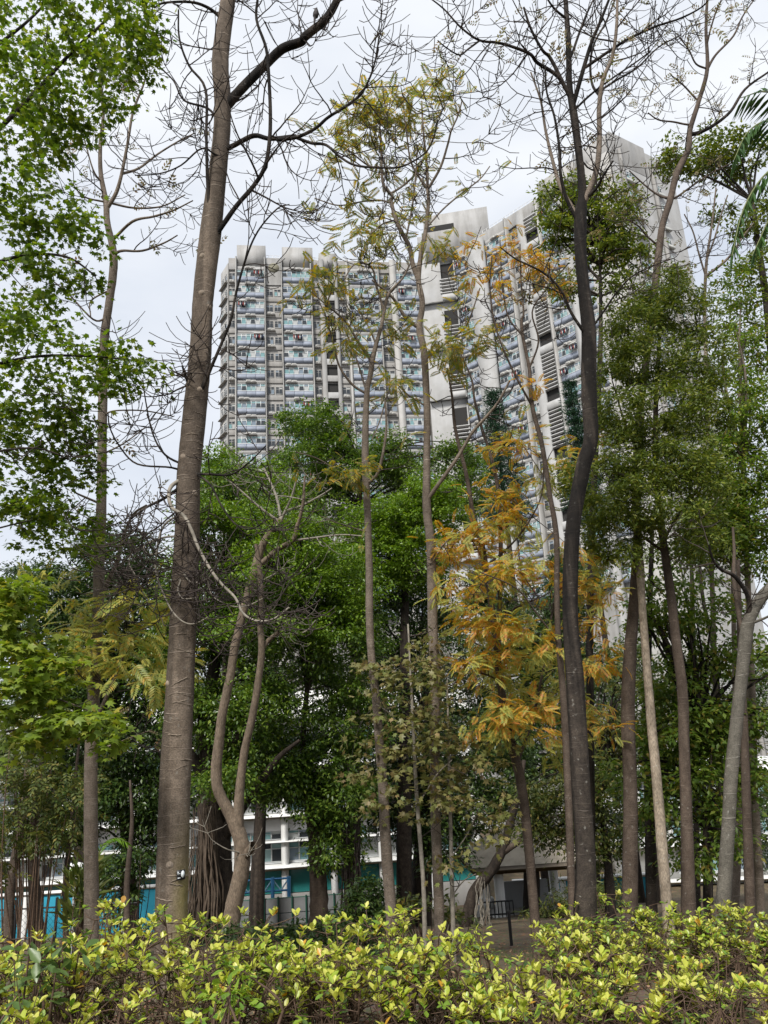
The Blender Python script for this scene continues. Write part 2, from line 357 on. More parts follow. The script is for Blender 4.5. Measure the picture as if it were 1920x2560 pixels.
# ------------------------------------------------------------------ crowns
def spray(centres, n, rad, size, flat=.35, droop=.25, tilt=.35, sizevar=.3):
    """leaf positions / directions around each clump centre: a loose flattened spray"""
    m = len(centres); rad = np.broadcast_to(rad, (m,))
    c = np.repeat(centres, n, 0); R = np.repeat(rad, n)
    a = RNG.uniform(0, 2 * pi, m * n); q = np.sqrt(RNG.uniform(0, 1, m * n))
    e = unit(np.stack([np.cos(a), np.sin(a), RNG.normal(0, .35, m * n)], 1))
    nc = np.repeat(unit(np.array([0, 0, 1.0]) + RNG.normal(0, .38, (m, 3))), n, 0); e3 = unit(RNG.normal(0, 1, (m * n, 3))); e3 -= (1 - flat) * (e3 * nc).sum(1)[:, None] * nc; e = e3 + 0
    pos = c + e * (q * R)[:, None] + RNG.normal(0, .06, (m * n, 3)) * R[:, None]
    pos[:, 2] -= droop * (q ** 2) * R * .6
    d = unit(e * np.array([1, 1, .4]) + RNG.normal(0, .45, (m * n, 3)) + np.array([0, 0, -droop]))
    nr = unit(np.array([0, 0, 1.0]) + RNG.normal(0, tilt, (m * n, 3)) + e * .2)
    return pos, d, nr, size * (1 + RNG.uniform(-sizevar, sizevar, m * n))
def clumps(regions, per=1.0):
    """regions: (px, py, rx, ry, Y, depth radius, n clumps): ellipsoid volumes at their own distance"""
    out = []
    for (x, y, rx, ry, Y, ry_, n) in regions:
        c = P(x, y, Y); k = px_m(c); n = max(1, int(n * per))
        v = unit(RNG.normal(0, 1, (n, 3))); q = RNG.uniform(.25, 1, n) ** .5
        out.append(c + v * q[:, None] * np.array([rx * k, ry_, ry * k]))
    return np.concatenate(out)

def parts_from(name, tmpl, pos, d, nr, size, mats, parent, pick):
    """single leaves as objects of their own sharing one mesh per material"""
    ms = [mesh(name, tmpl[0], tmpl[1], m, True) for m in mats]
    pw = parent_world(parent)
    x, y, z = frames(d, nr)
    for i in pick:
        o = bpy.data.objects.new(name, ms[random.randrange(len(ms))]); COL.objects.link(o); o.parent = parent
        s = float(size[i]); Mx = Matrix.Identity(4)
        for r_ in range(3):
            Mx[r_][0] = x[i][r_] * s; Mx[r_][1] = y[i][r_] * s; Mx[r_][2] = z[i][r_] * s; Mx[r_][3] = pos[i][r_] - pw[r_]
        o.matrix_local = Mx
def visible_rank(pos, size):
    dd = pos - CAM; zc = dd @ _f; xx = 960 + FPX * (dd @ _r) / zc; yy = 1280 - FPX * (dd @ _u) / zc
    ok = (zc > 0) & (xx > -10) & (xx < 1930) & (yy > -10) & (yy < 2570)
    return np.argsort(-(size / zc) * ok), ok
def crown(parent, regions, n, rad, size, tmpl, m, flat=.35, droop=.25, tilt=.35, per=1.0, nparts=0, name='crown', limbs=None, limb_mat=None, limb_r=.03, limb_n=0, centres=None, pmats=None):
    C_ = clumps(regions, per) if centres is None else centres
    r_ = rad * RNG.uniform(.5, 1.55, len(C_))
    pos, d, nr, s = spray(C_, n, r_, size, flat, droop, tilt)
    if nparts:
        order, ok = visible_rank(pos, s); pick = order[:nparts]
        keep = np.ones(len(pos), bool); keep[pick] = False
        parts_from('leaf', tmpl, pos, d, nr, s, pmats or [m], parent, pick)
        pos, d, nr, s = pos[keep], d[keep], nr[keep], s[keep]
    V, F = leafarr(tmpl, pos, d, nr, s)
    o = obj(name, mesh(name, V, F, m), parent); o['kind'] = 'stuff'
    if limb_n and limbs is not None:
        b = MB(); sel = RNG.choice(len(C_), min(limb_n, len(C_)), replace=False); L_ = np.asarray(limbs, float)
        for i in sel:
            tgt = C_[i]; src = L_[np.argmin(np.linalg.norm(L_ - tgt, axis=1) + RNG.uniform(0, .6, len(L_)))]
            dd = tgt - src; ln = np.linalg.norm(dd)
            mid = src + dd * .5 + np.array([0, 0, .16 * ln]) + RNG.normal(0, .06 * ln, 3)
            pts = spline([src, mid, tgt], 4); b.tube(pts, np.linspace(limb_r * (.5 + .15 * ln), limb_r * .22, len(pts)), 5, cap=False)
        q = obj('boughs', b.mesh('boughs', limb_mat, True), parent); q['kind'] = 'stuff'
    return C_

# ------------------------------------------------------------------ trunks and bare branches
def trace(pts, Y, drift=0.0, n=5):
    """pts: (px, py, width px); Y: distance of the trunk -> world points and radii"""
    a = spline(pts, n); m = len(a); t = np.linspace(0, 1, m)
    W = np.array([P(x, y, Y + drift * tt) for (x, y, _), tt in zip(a, t)])
    R = np.array([max(.003, .5 * w_ * px_m(p)) for (_, _, w_), p in zip(a, W)])
    return W, R
def to_ground(W, R, flare=1.25):
    """carry the lowest traced point down to the soil with a slight flare"""
    x, y, z = W[0]; g = float(gz(y)) - .12
    if z > g + .02:
        d = W[0] - W[min(4, len(W) - 1)]; sl = np.clip(d[:2] / (abs(d[2]) + 1e-6), -.15, .15); h = z - g
        ex = []; er = []
        for t in (1.0, .55, .2):
            ex.append([x + sl[0] * h * t, y + sl[1] * h * t, z - h * t]); er.append(R[0] * (1 + (flare - 1) * t ** 2))
        W = np.vstack([ex, W]); R = np.concatenate([er, R])
    return W, R
def branch_dir_walk(p, d, ln, r0, steps, up0, up1, jit):
    pts = [p.copy()]; d = d.copy(); st = ln / steps
    for k in range(steps):
        d = unit(d + np.array([0, 0, up0 + (up1 - up0) * (k / (steps - 1.0))]) + RNG.normal(0, jit, 3))
        p = p + d * st; pts.append(p.copy())
    return np.array(pts), d
def grow(b, W, R, n, ln, level, tips, t0=.15, up=(-.14, .36), jit=.10, rmin=.0047, spread=1.0):
    """side twigs that sag and then curl upward"""
    m = len(W)
    for _ in range(n):
        i = int(RNG.uniform(t0, 1) ** .8 * (m - 1)); i = min(max(i, 1), m - 2) if m > 2 else 0
        tn = unit(W[min(i + 1, m - 1)] - W[max(i - 1, 0)])
        e = RNG.normal(0, 1, 3); e -= tn * (e @ tn); e = unit(e); e[2] *= .55
        d = unit(tn * RNG.uniform(.15, .8) + e * spread)
        l_ = RNG.uniform(*ln); r0 = max(rmin * 1.25, min(R[i] * .55, l_ * .0135))
        steps = 9 if level > 0 else 5
        pts, de = branch_dir_walk(W[i], d, l_, r0, steps, up[0], up[1], jit)
        rr = np.linspace(r0, rmin, len(pts)); V, F = tube(pts, rr, 5 if r0 > .008 else 4); b.add(V, [F])
        tips.append((pts[-1], de))
        if level > 0: grow(b, pts, rr, RNG.integers(4, 9), (ln[0] * .35, ln[1] * .5), level - 1, tips, .25, up, jit, rmin)

def tree(name, label, cat, trunk, Y, mat_, branches=(), twigs=None, group=None, seg=14, twig_mat=None, wob=.02, n=6, ground=True, drift=0, flare=1.25):
    """returns (thing, skeleton points, tips)"""
    W, R = trace(trunk, Y, drift, n)
    if ground: W, R = to_ground(W, R, flare)
    base = W[0]
    t = thing(name, label, cat, (base[0], base[1], float(gz(base[1]))), group)
    V, F = tube(W, R, seg, wob)
    k = len(V) // seg
    me = mesh('trunk', V - np.asarray(t.location[:]), [F, (np.arange(seg) + (k - 1) * seg)[None]], mat_, True)
    o = bpy.data.objects.new('trunk', me); COL.objects.link(o); o.parent = t
    skel = list(W); tips = []; tb = MB()
    for br in branches:
        pts, dr, mt = br[0], br[1], (br[2] if len(br) > 2 else mat_)
        bw, brr = trace(pts, br[3] if len(br) > 3 else Y, dr, 5)
        # tie the root of the branch onto the nearest point of the trunk axis
        j = int(np.argmin(np.linalg.norm(np.array(skel) - bw[0], axis=1))); sh = np.array(skel)[j] - bw[0]
        if np.linalg.norm(sh) < .6: bw = bw + sh * np.linspace(1, 0, len(bw))[:, None] ** 3
        V, F = tube(bw, brr, 8 if brr[0] > .02 else 6, .02)
        o = bpy.data.objects.new('branch', mesh('branch', V - np.asarray(t.location[:]), [F], mt, True)); COL.objects.link(o); o.parent = t
        skel += list(bw[2:])
        if twigs: grow(tb, bw, brr, max(2, int(twigs[0] * len(pts))), twigs[1], twigs[2], tips)
    if twigs and twigs[3]: grow(tb, W[int(len(W) * twigs[4]):], R[int(len(W) * twigs[4]):], twigs[3], twigs[1], twigs[2], tips)
    if tb.n:
        o = obj('twigs', tb.mesh('twigs', twig_mat or TWIG, True), t); o['kind'] = 'stuff'
    return t, np.array(skel), tips
def leaves_at(parent, tips, frac, per, tmpl, size, m, spread=.05, name='leaves', sel=None):
    tp = [q for q in tips if RNG.uniform() < frac and (sel is None or sel(q[0]))]
    if not tp: return
    pos = np.repeat(np.array([q[0] for q in tp]), per, 0); d0 = np.repeat(np.array([q[1] for q in tp]), per, 0)
    n_ = len(pos); e = unit(RNG.normal(0, 1, (n_, 3)))
    V, F = leafarr(tmpl, pos + e * spread * .3, unit(d0 * .5 + e + np.array([0, 0, -.1])), unit(np.array([0, 0, 1.]) + RNG.normal(0, .5, (n_, 3))), size * RNG.uniform(.6, 1.2, n_))
    o = obj(name, mesh(name, V, F, m), parent); o['kind'] = 'stuff'
def crop(ox, oy, s):
    return lambda *q: [(ox + a / s, oy + b / s) + tuple(c) for a, b, *c in q]
cA, cB, cC, cD = crop(0, 0, 2.074), crop(0, 800, 2.074), crop(700, 0, 2.765), crop(1320, 0, 2.765)
cE, cF, cG, cH = crop(780, 600, 5.53), crop(1000, 300, 2.074), crop(420, 1250, 2.95), crop(1500, 1350, 3.16)
cJ, cK, cL, cM, cN = crop(0, 1350, 3.16), crop(1030, 800, 3.687), crop(1100, 1900, 2.023), crop(0, 1900, 2.592), crop(520, 1900, 2.592)
def taper(pts, w0, w1):
    k = len(pts) - 1
    return [(x, y, w0 + (w1 - w0) * i / k) for i, (x, y) in enumerate(pts)]

# ------------------------------------------------------------------ ground
G_SOIL = None
def ground():
    m, n, l, b = mat('soil_with_leaf_litter')
    t = n.new('ShaderNodeTexCoord')
    a = n.new('ShaderNodeTexNoise'); a.inputs['Scale'].default_value = 1.1; a.inputs['Detail'].default_value = 8; a.inputs['Roughness'].default_value = .7
    c = n.new('ShaderNodeTexVoronoi'); c.inputs['Scale'].default_value = 26
    r = n.new('ShaderNodeValToRGB'); e = r.color_ramp.elements; e[0].position = .3; e[0].color = (.075, .045, .03, 1); e[1].position = .7; e[1].color = (.27, .155, .10, 1)
    k = e.new(.55); k.color = (.13, .10, .05, 1)
    x = n.new('ShaderNodeMixRGB'); x.blend_type = 'MULTIPLY'; x.inputs[0].default_value = .6
    l.new(t.outputs['Object'], a.inputs['Vector']); l.new(t.outputs['Object'], c.inputs['Vector']); l.new(a.outputs['Fac'], r.inputs[0])
    l.new(r.outputs[0], x.inputs[1]); l.new(c.outputs['Color'], x.inputs[2]); l.new(x.outputs[0], b.inputs['Base Color']); b.inputs['Roughness'].default_value = .95
    bp = n.new('ShaderNodeBump'); bp.inputs['Strength'].default_value = .6; bp.inputs['Distance'].default_value = .05; l.new(a.outputs['Fac'], bp.inputs['Height']); l.new(bp.outputs[0], b.inputs['Normal'])
    xs = np.concatenate([np.linspace(-600, -40, 12), np.linspace(-36, 36, 121), np.linspace(40, 600, 12)])
    ys = np.concatenate([np.linspace(-60, -8, 8), np.linspace(-6, 40, 140), np.linspace(42, 70, 20), np.linspace(80, 900, 14)])
    X, Y = np.meshgrid(xs, ys, indexing='ij')
    Z = gz(Y) + np.where((abs(X) < 40) & (Y < 50), RNG.normal(0, .018, X.shape), 0)
    i, j = np.meshgrid(np.arange(len(xs) - 1), np.arange(len(ys) - 1), indexing='ij'); q = len(ys)
    F = np.stack([i * q + j, (i + 1) * q + j, (i + 1) * q + j + 1, i * q + j + 1], -1).reshape(-1, 4)
    o = obj('ground', mesh('ground', np.stack([X, Y, Z], -1), [F], m, True)); o['kind'] = 'structure'
ground()

# ------------------------------------------------------------------ tower block
CONC = concrete('concrete_grey', (.345, .34, .33), .25)
CONC_W = concrete('concrete_pale', (.42, .42, .415), .10)
CONC_D = concrete('concrete_dim', (.32, .31, .295), .22)
RIB = concrete('rib_pale', (.46, .45, .43), .15)
BLUE = plain('spandrel_blue_grey', (.225, .25, .30), .55, .25, noise=.18, scale=.7)
WFR = plain('window_frame_white', (.44, .455, .455), .45, .3)
GFR = plain('window_frame_grey', (.33, .33, .32), .5, .3)
GL = [plain('glass_teal', (.15, .27, .28), .12, .6), plain('glass_dark', (.03, .035, .04), .1, .6), plain('glass_curtain', (.36, .37, .36), .25, .5), plain('glass_slate', (.16, .2, .24), .12, .6), plain('glass_aqua', (.22, .32, .32), .2, .5)]
ACM = plain('air_conditioner_grey', (.42, .42, .39), .6, .3, noise=.2, scale=2)
DARK = plain('recess_shade_paint', (.035, .034, .033), .9, .1)  # near-black colour painting the shade inside openings
RAIL = plain('rail_white', (.75, .75, .74), .5, .3)
LAUN = [plain('cloth_red', (.35, .07, .06), .9), plain('cloth_white', (.6, .6, .58), .9), plain('cloth_navy', (.03, .04, .09), .9)]

def cubemesh(name, m):
    b = MB(); b.box(0, 1, 0, 1, 0, 1); return b.mesh(name, m)
_cube = {}
class Wing:
    def __init__(s, o, psi): s.o = np.array(o, float)[:2]; s.psi = radians(psi); s.x = np.array([cos(s.psi), sin(s.psi)]); s.y = np.array([-sin(s.psi), cos(s.psi)])
    def on(s, px, py, w=0.0):
        v = ray(px, py); o = s.o + s.y * w
        t = ((o - CAM[:2]) @ s.y) / (v[:2] @ s.y); p = CAM + v * t
        return float((p[:2] - s.o) @ s.x), float(p[2])
    def W(s, u, w_, z): q = s.o + s.x * u + s.y * w_; return np.array([q[0], q[1], z])
    def put(s, name, me, parent, u, w_, z, sx=1, sy=1, sz=1):
        o = bpy.data.objects.new(name, me); COL.objects.link(o); o.parent = parent
        o.location = tuple(s.W(u, w_, z) - parent_world(parent)); o.rotation_euler = (0, 0, s.psi); o.scale = (sx, sy, sz); return o
    def box(s, name, m, parent, u0, u1, w0, w1, z0, z1):
        if m.name not in _cube: _cube[m.name] = cubemesh(name, m)
        return s.put(name, _cube[m.name], parent, u0, w0, z0, u1 - u0, w1 - w0, z1 - z0)

def win_mesh(nl, m, sill=True):
    b = MB(); t = .035
    b.box(0, 1, 0, .09, 0, t * 1.6); b.box(0, 1, 0, .09, 1 - t * 1.6, 1)
    for k in range(nl + 1):
        x = k / nl; a = max(0, x - t * 1.1 / nl * 1.6); c = min(1, x + t * 1.1 / nl * 1.6); b.box(a, c, .004, .086, t * 1.6, 1 - t * 1.6)
    b.box(.01, .99, .01, .08, .66, .70)
    if sill: b.box(-.01, 1.01, -.08, .09, -.06, -.002)
    return b.mesh('window', m)
def pane_mesh(nl, w):
    b = MB()
    for k in range(nl):
        for (z0, z1) in ((.02, .68), (.68, .98)):
            m = random.choices(range(5), w)[0]; y = .05 + random.uniform(0, .012)
            b.add([(k / nl, y, z0), ((k + 1) / nl, y, z0), ((k + 1) / nl, y, z1), (k / nl, y, z1)], [np.array([[0, 1, 2, 3]])], m)
    return b.mesh('pane', GL)
WIN6 = win_mesh(6, WFR); WIN2 = win_mesh(2, GFR); WIN4 = win_mesh(4, WFR)
PANE6 = [pane_mesh(6, (4, 3, 3, 3, 2)) for _ in range(9)]
PANE2 = [pane_mesh(2, (1, 5, 2, 3, 0)) for _ in range(6)]
PANE4 = [pane_mesh(4, (3, 4, 3, 3, 2)) for _ in range(6)]
def window(wing, parent, u0, u1, w_, z0, z1, me, panes):
    o = wing.put('window', me, parent, u0, w_, z0, u1 - u0, 1, z1 - z0)
    p = bpy.data.objects.new('pane', random.choice(panes)); COL.objects.link(p); p.parent = o
    return o
_b = MB()
for k in range(3): _b.box(k / 3 + .006, (k + 1) / 3 - .006, 0, .14, .05, .95)
_b.box(0, 1, .03, .2, 0, .05); _b.box(0, 1, .03, .2, .95, 1); _b.box(0, 1, .09, .2, .05, .95)
SPAN = _b.mesh('spandrel', BLUE)
_b = MB(); _b.box(0, 1, 0, 1, 0, .12, 1); _b.box(.08, .46, .15, 1, .13, .9, 0); _b.box(.54, .92, .2, 1, .13, .85, 0); _b.box(.12, .42, .12, .15, .22, .8, 1); _b.box(.58, .88, .17, .2, .22, .75, 1)
ACU = _b.mesh('air_conditioner', [ACM, CONC_D])
_b = MB(); _b.box(0, 1, 0, .6, .78, .86, 1)
for k in range(6): _b.box(.04 + k * .16, .15 + k * .16, .2, .24, .1 + .2 * random.random(), .78, k % 3)
LAU = _b.mesh('laundry_rack', LAUN)

ZF = 2.8
LWG = Wing(P(547, 850, 103.0), 8)
LW0 = LWG.on(628, 746)[1]
ROOF = LWG.on(684, 643)[1]
ua = lambda x, y=850: LWG.on(x, y)[0]
tw = thing('apartment_tower', 'tall grey concrete apartment tower with blue panelled windows behind the trees', 'building', LWG.W(15, 6, -9.3))
BASEZ = -9.6
KS = range(1, -19, -1)
def bay(wing, u0, u1, kmax=1, wf=-.25, kmin=-18):
    for k in range(kmax, kmin - 1, -1):
        z = LW0 + k * ZF; W_ = u1 - u0
        wing.put('spandrel', SPAN, tw, u0, wf, z + .06, W_, 1, .9)
        window(wing, tw, u0, u1, wf + .06, z + .98, z + 2.15, WIN6, PANE6)
        wing.box('lintel', CONC, tw, u0, u1, wf + .16, .49, z + 2.17, z + ZF + .05)
        a = random.random()
        if a < .82: wing.put('air_conditioner', ACU, tw, u0 + W_ * (.30 if a < .6 else .05), wf - .35, z + 2.22, W_ * .40, .75, .5)
        if random.random() < .22: wing.put('laundry_rack', LAU, tw, u0 + W_ * random.choice((.05, .33, .62)), wf - .75, z + .95, W_ * .33, 1.3, 1.1)
def narrow(wing, u0, u1, kmax=1, wf=.45, kmin=-18, single=False):
    W_ = u1 - u0; mid = (u0 + u1) / 2
    for k in range(kmax, kmin - 1, -1):
        z = LW0 + k * ZF
        wing.box('wall_panel', CONC_D, tw, u0, u1, wf - .12, wf + .05, z - .25, z + .55)
        if W_ > 1.9 and not single:
            window(wing, tw, u0 + .08, mid - .12, wf - .05, z + .72, z + 1.95, WIN2, PANE2)
            window(wing, tw, mid + .12, u1 - .08, wf - .05, z + .72, z + 1.95, WIN2, PANE2)
        else:
            window(wing, tw, u0 + .06, u1 - .06, wf - .05, z + .72, z + 1.95, WIN2, PANE2)
        if random.random() < .5: wing.put('air_conditioner', ACU, tw, u0 + .1, wf - .55, z + .02, min(1.3, W_ * .8), .6, .5)
def body(wing, m, u0, u1, w0, w1, z1, z0=BASEZ): return wing.box('wall', m, tw, u0, u1, w0, w1, z0, z1)
def rib(wing, u0, u1, wf, z1, m=RIB): return wing.box('rib', m, tw, u0, u1, wf, .5, BASEZ, z1)

uE = ua(1072)
body(LWG, CONC_D, ua(570), uE, .5, 13, ROOF)
# the canted left end
_b = MB(); p0, p1 = ua(547), ua(570); zc = LWG.on(560, 655)[1]
pts = np.array([(p0, 3.2), (p0, 12.5), (p1, 12.5), (p1, .1)])
V = [LWG.W(u, w_, z) for z in (BASEZ, zc) for u, w_ in pts]
_b.add(V, [np.array([(0, 1, 5, 4), (1, 2, 6, 5), (2, 3, 7, 6), (3, 0, 4, 7), (4, 5, 6, 7), (3, 2, 1, 0)])]); obj('wall', _b.mesh('end_wall', CONC), tw)
CW = Wing(LWG.W(p0, 3.2, 0), 8 - math.degrees(math.atan2(3.1, p1 - p0)))
cl = math.hypot(3.1, p1 - p0)
for k in range(1, -19, -1):
    z = LW0 + k * ZF
    window(CW, tw, .5, cl * .45, -.06, z + .7, z + 1.9, WIN2, PANE2); window(CW, tw, cl * .55, cl - .4, -.06, z + .7, z + 1.9, WIN2, PANE2)
    CW.box('ledge', CONC, tw, .3, cl - .2, -.45, -.002, z + .1, z + .22)
narrow(LWG, ua(571), ua(588), 1, single=True)
LWG.box('parapet', CONC, tw, ua(570), ua(590), .2, .48, LW0 + 2 * ZF - .3, LWG.on(580, 657)[1])
for a, c in ((592, 662), (709, 780), (879, 953), (1000, 1057)): bay(LWG, ua(a) + .02, ua(c) - .02)
for a, c in ((666, 705), (785, 802), (851, 871), (957, 984)): narrow(LWG, ua(a), ua(c), 0 if a == 666 else 1)
for a, c, wf in ((588, 592, -.45), (662.5, 665.5, -.5), (705.5, 708.5, -.5), (780.5, 784, -.5), (872, 878.5, -.35), (953.5, 956.5, -.5), (984.5, 999.5, -.5)): rib(LWG, ua(a), ua(c), wf, ROOF - .3)
for a, c in ((803, 815), (841, 850)): rib(LWG, ua(a), ua(c), -.1, ROOF - .2, CONC)
for k in range(1, -19, -1):                       # recessed lift-lobby balconies, their shade painted as dark back sheets
    z = LW0 + k * ZF; u0, u1 = ua(815) + .01, ua(841) - .01
    LWG.box('recess_shade', DARK, tw, u0, u1, .42, .498, z + .9, z + 2.5); LWG.box('balcony_front', CONC if k % 2 else CONC_W, tw, u0, u1, -.05, .2, z - .1, z + .85)
# roof blocks
for a, c, y in ((592, 664, 613), (705, 781.5, 618), (797, 841.5, 633)):
    LWG.box('roof_block', CONC, tw, ua(a, 640), ua(c, 640), .05 if a == 592 else .06, 6, LW0 + 2 * ZF - .2, LWG.on((a + c) / 2, y)[1])
LWG.box('parapet', CONC, tw, ua(665), ua(705), .3, .495, LW0 + ZF - .1, ROOF + .003)
LWG.box('parapet', CONC_D, tw, ua(845), ua(1056), .25, .493, LW0 + 2 * ZF - .3, LWG.on(930, 652)[1])
LWG.box('parapet', CONC_D, tw, ua(783), ua(797), .27, .491, LW0 + 2 * ZF - .3, LWG.on(790, 650)[1])
_b = MB(); an = np.arange(24) * 2 * pi / 24; cu, cz = LWG.on(684, 667); rr = .85
V = np.array([LWG.W(cu + rr * cos(a), y_, cz + rr * sin(a)) for y_ in (.26, .5) for a in an])
_b.add(V, [np.arange(24)[None], np.stack([np.arange(24), np.arange(24) + 24, (np.arange(24) + 1) % 24 + 24, (np.arange(24) + 1) % 24], 1)]); obj('round_vent', _b.mesh('round_vent', plain('vent_olive', (.19, .18, .13), .8)), tw)
def railing(wing, u0, u1, w_, z, h=1.1, n=6):
    b = MB(); W = lambda u, zz: wing.W(u, w_, zz)
    for zz in (z + h, z + h * .55): b.bar(W(u0, zz), W(u1, zz), .035)
    for k in range(n + 1): u = u0 + (u1 - u0) * k / n; b.bar(W(u, z), W(u, z + h), .03)
    obj('railing', b.mesh('railing', RAIL), tw)
railing(LWG, ua(665), ua(704), 1.0, ROOF, 1.0, 4); railing(LWG, ua(783), ua(1050), 1.0, LWG.on(930, 652)[1], 1.0, 22)

# right wing: runs toward the viewer
ray1, ray2 = ray(1221, 572), ray(1326, 505)
q1 = CAM + ray1 * ((ROOF - CAM[2]) / ray1[2]); q2 = CAM + ray2 * ((ROOF - CAM[2]) / ray2[2])
psiR = math.degrees(math.atan2(q2[1] - q1[1], q2[0] - q1[0]))
_t = Wing(q1, psiR); u150, _ = _t.on(1152, 800)
RWG = Wing(_t.W(u150, 0, 0), psiR)
ur = lambda x, y=800: RWG.on(x, y)[0]
uRE = RWG.on(1513, 341)[0]
body(RWG, CONC, 0, uRE, .5, 12, ROOF)
for a, c in ((1153, 1194), (1236, 1291), (1386, 1441), (1462, 1502)): bay(RWG, ur(a), ur(c))
rib(RWG, ur(1196), ur(1233), -1.2, ROOF - 1.5, CONC_W)
rib(RWG, ur(1292), ur(1297), -.5, ROOF - .3); rib(RWG, ur(1378), ur(1385), -.5, ROOF - .3); rib(RWG, ur(1442), ur(1460), -.9, ROOF - .3, CONC_W); rib(RWG, ur(1503), uRE, -.4, ROOF)
narrow(RWG, ur(1299), ur(1322)); rib(RWG, ur(1323), ur(1341), -.2, ROOF - .3, CONC_W)
for k in range(1, -19, -1):                       # stair bay: louvres on two storeys, an opening on every third; dark backing paints the shade
    z = LW0 + k * ZF; u0, u1 = ur(1342) + .01, ur(1377) - .01
    RWG.box('recess_shade', DARK, tw, u0, u1, .40, .497, z, z + ZF - .02)
    if k % 3:
        for j in range(5): RWG.box('louvre', CONC_W, tw, u0, u1, -.25, .3, z + j * .56 + .05, z + j * .56 + .24)
    else: RWG.box('balcony_front', CONC_W, tw, u0, u1, -.3, .3, z - .05, z + 1.0)
RWG.box('parapet', CONC, tw, .05, ur(1340, 470), .1, .497, LW0 + 2 * ZF - .2, ROOF + .002)
railing(RWG, ur(1180, 600), ur(1338, 490), .9, ROOF, 1.1, 16)
za = RWG.on(1340, 460)[1]; RWG.box('roof_block', CONC, tw, RWG.on(1340, 460)[0], RWG.on(1432, 415)[0], .08, 7, LW0 + 2 * ZF - .1, za)
zb = RWG.on(1433, 388)[1]; RWG.box('roof_block', CONC, tw, RWG.on(1433, 388)[0], uRE + .01, .06, 7.5, LW0 + 2 * ZF - .12, zb)
# end face of the right wing
EWG = Wing(RWG.W(uRE, 0, 0), psiR + 77)
ue = lambda x, y: EWG.on(x, y)[0]
eu = ue(1692, 540); zE = zb - .7
EWG.box('wall', CONC_W, tw, 0, eu, -.6, .02, BASEZ, zE)
EWG.box('roof_block', CONC, tw, .02, eu * .55, -.66, -.005, LW0 + 2 * ZF, zb - .01)
for a, c in ((.12, .30), (.62, .72)):
    EWG.box('rib', CONC_D, tw, eu * a - .5, eu * a, -1.1, -.62, BASEZ, zE - 2)
    for k in range(1, -19, -1):
        z = LW0 + k * ZF; window(EWG, tw, eu * a + .05, eu * c, -.72, z + .8, z + 2, WIN4, PANE4)
        EWG.box('ledge', ACM, tw, eu * a, eu * c + .1, -1.1, -.73, z + .1, z + .5)
# stair core between the wings
p1150 = RWG.W(0, 0, 0)
CWG = Wing(p1150, -9.5); uc = lambda x, y=800: CWG.on(x, y)[0]
c0, c1 = uc(1058), uc(1150) + .3
zt = CWG.on(1180, 522)[1]
CWG.box('wall', CONC_W, tw, c0, c1, .9, 8, BASEZ, zt - 3)
CWG.box('roof_block', CONC, tw, uc(1056, 540), CWG.on(1217, 520)[0], .02, 7.8, ROOF - 1.2, zt)
pz = (CWG.on(1105, 751)[1] - CWG.on(1105, 872)[1]); zl = CWG.on(1105, 751)[1]
ho0, ho1 = uc(1099, 660), uc(1132, 660)
for k in range(0, 8):
    z = zl - (k - 1) * pz                # underside of the projecting ledge of this module
    zn = z + pz - 1.5                    # up to the next recess
    if k == 0: zn = min(zn, ROOF - 1.25)
    if zn < z + .6: continue
    CWG.box('panel', CONC_W, tw, c0 + .03, ho0, .03, .897, z, zn); CWG.box('panel', CONC_W, tw, ho1, c1 - .3, .03, .897, z, zn)
    CWG.box('ledge', CONC_W, tw, ho0 + .002, ho1 - .002, -.05, .896, z + .004, z + 1.0)
    CWG.box('recess_shade', DARK, tw, ho0 + .003, ho1 - .003, .82, .893, z + 1.0, z + pz - 1.4)  # thin dark sheet painting the shade of the opening
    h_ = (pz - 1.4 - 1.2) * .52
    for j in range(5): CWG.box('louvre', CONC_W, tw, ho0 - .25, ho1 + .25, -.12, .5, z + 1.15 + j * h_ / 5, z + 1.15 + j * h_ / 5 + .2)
CWG.box('recess_shade', DARK, tw, uc(1070, 600), uc(1138, 600), -.02, .015, CWG.on(1105, 575)[1], CWG.on(1105, 562)[1])  # dark strip on the roof block, painted shade of a slot

# ------------------------------------------------------------------ school and other low buildings
SW = Wing(P(480, 2100, 58), 4.5)
SCH_W = concrete('render_white', (.72, .72, .70), .12); SCH_G = concrete('render_grey', (.52, .52, .53), .1)
TEAL = plain('teal_glazing', (.03, .21, .20), .2, .5, noise=.2, scale=.4)
su = lambda x, y=2160: SW.on(x, y)[0]; sz = lambda y, x=700: SW.on(x, y)[1]
sb = thing('school_block', 'long low white school block with teal ground floor glazing behind the tree trunks', 'building', SW.W(5, 5, -9.2))
GZ = -9.35
fh = sz(2039) - sz(2166); z2 = sz(2166)
PITCHU = su(713) - su(590)
col_u = [su(713) + PITCHU * k for k in range(-6, 5)]
U0, U1 = col_u[0] - .4, col_u[-1] + .4
SW.box('wall', SCH_W, sb, U0, U1, .6, 12, GZ, z2 + 3.6 * fh)
for k in range(0, 4):
    z = z2 + k * fh
    SW.box('slab', SCH_W, sb, U0, U1, -.75, .595, z - .16, z + .02 + .1)
    if k < 3:
        SW.box('sunshade', SCH_W, sb, U0, U1, -.6, .59, z + fh * .47, z + fh * .47 + .1)
for u in col_u:
    o = SW.box('column', SCH_W, sb, u - .23, u + .23, -.35, .592, GZ, z2 + 3.55 * fh)
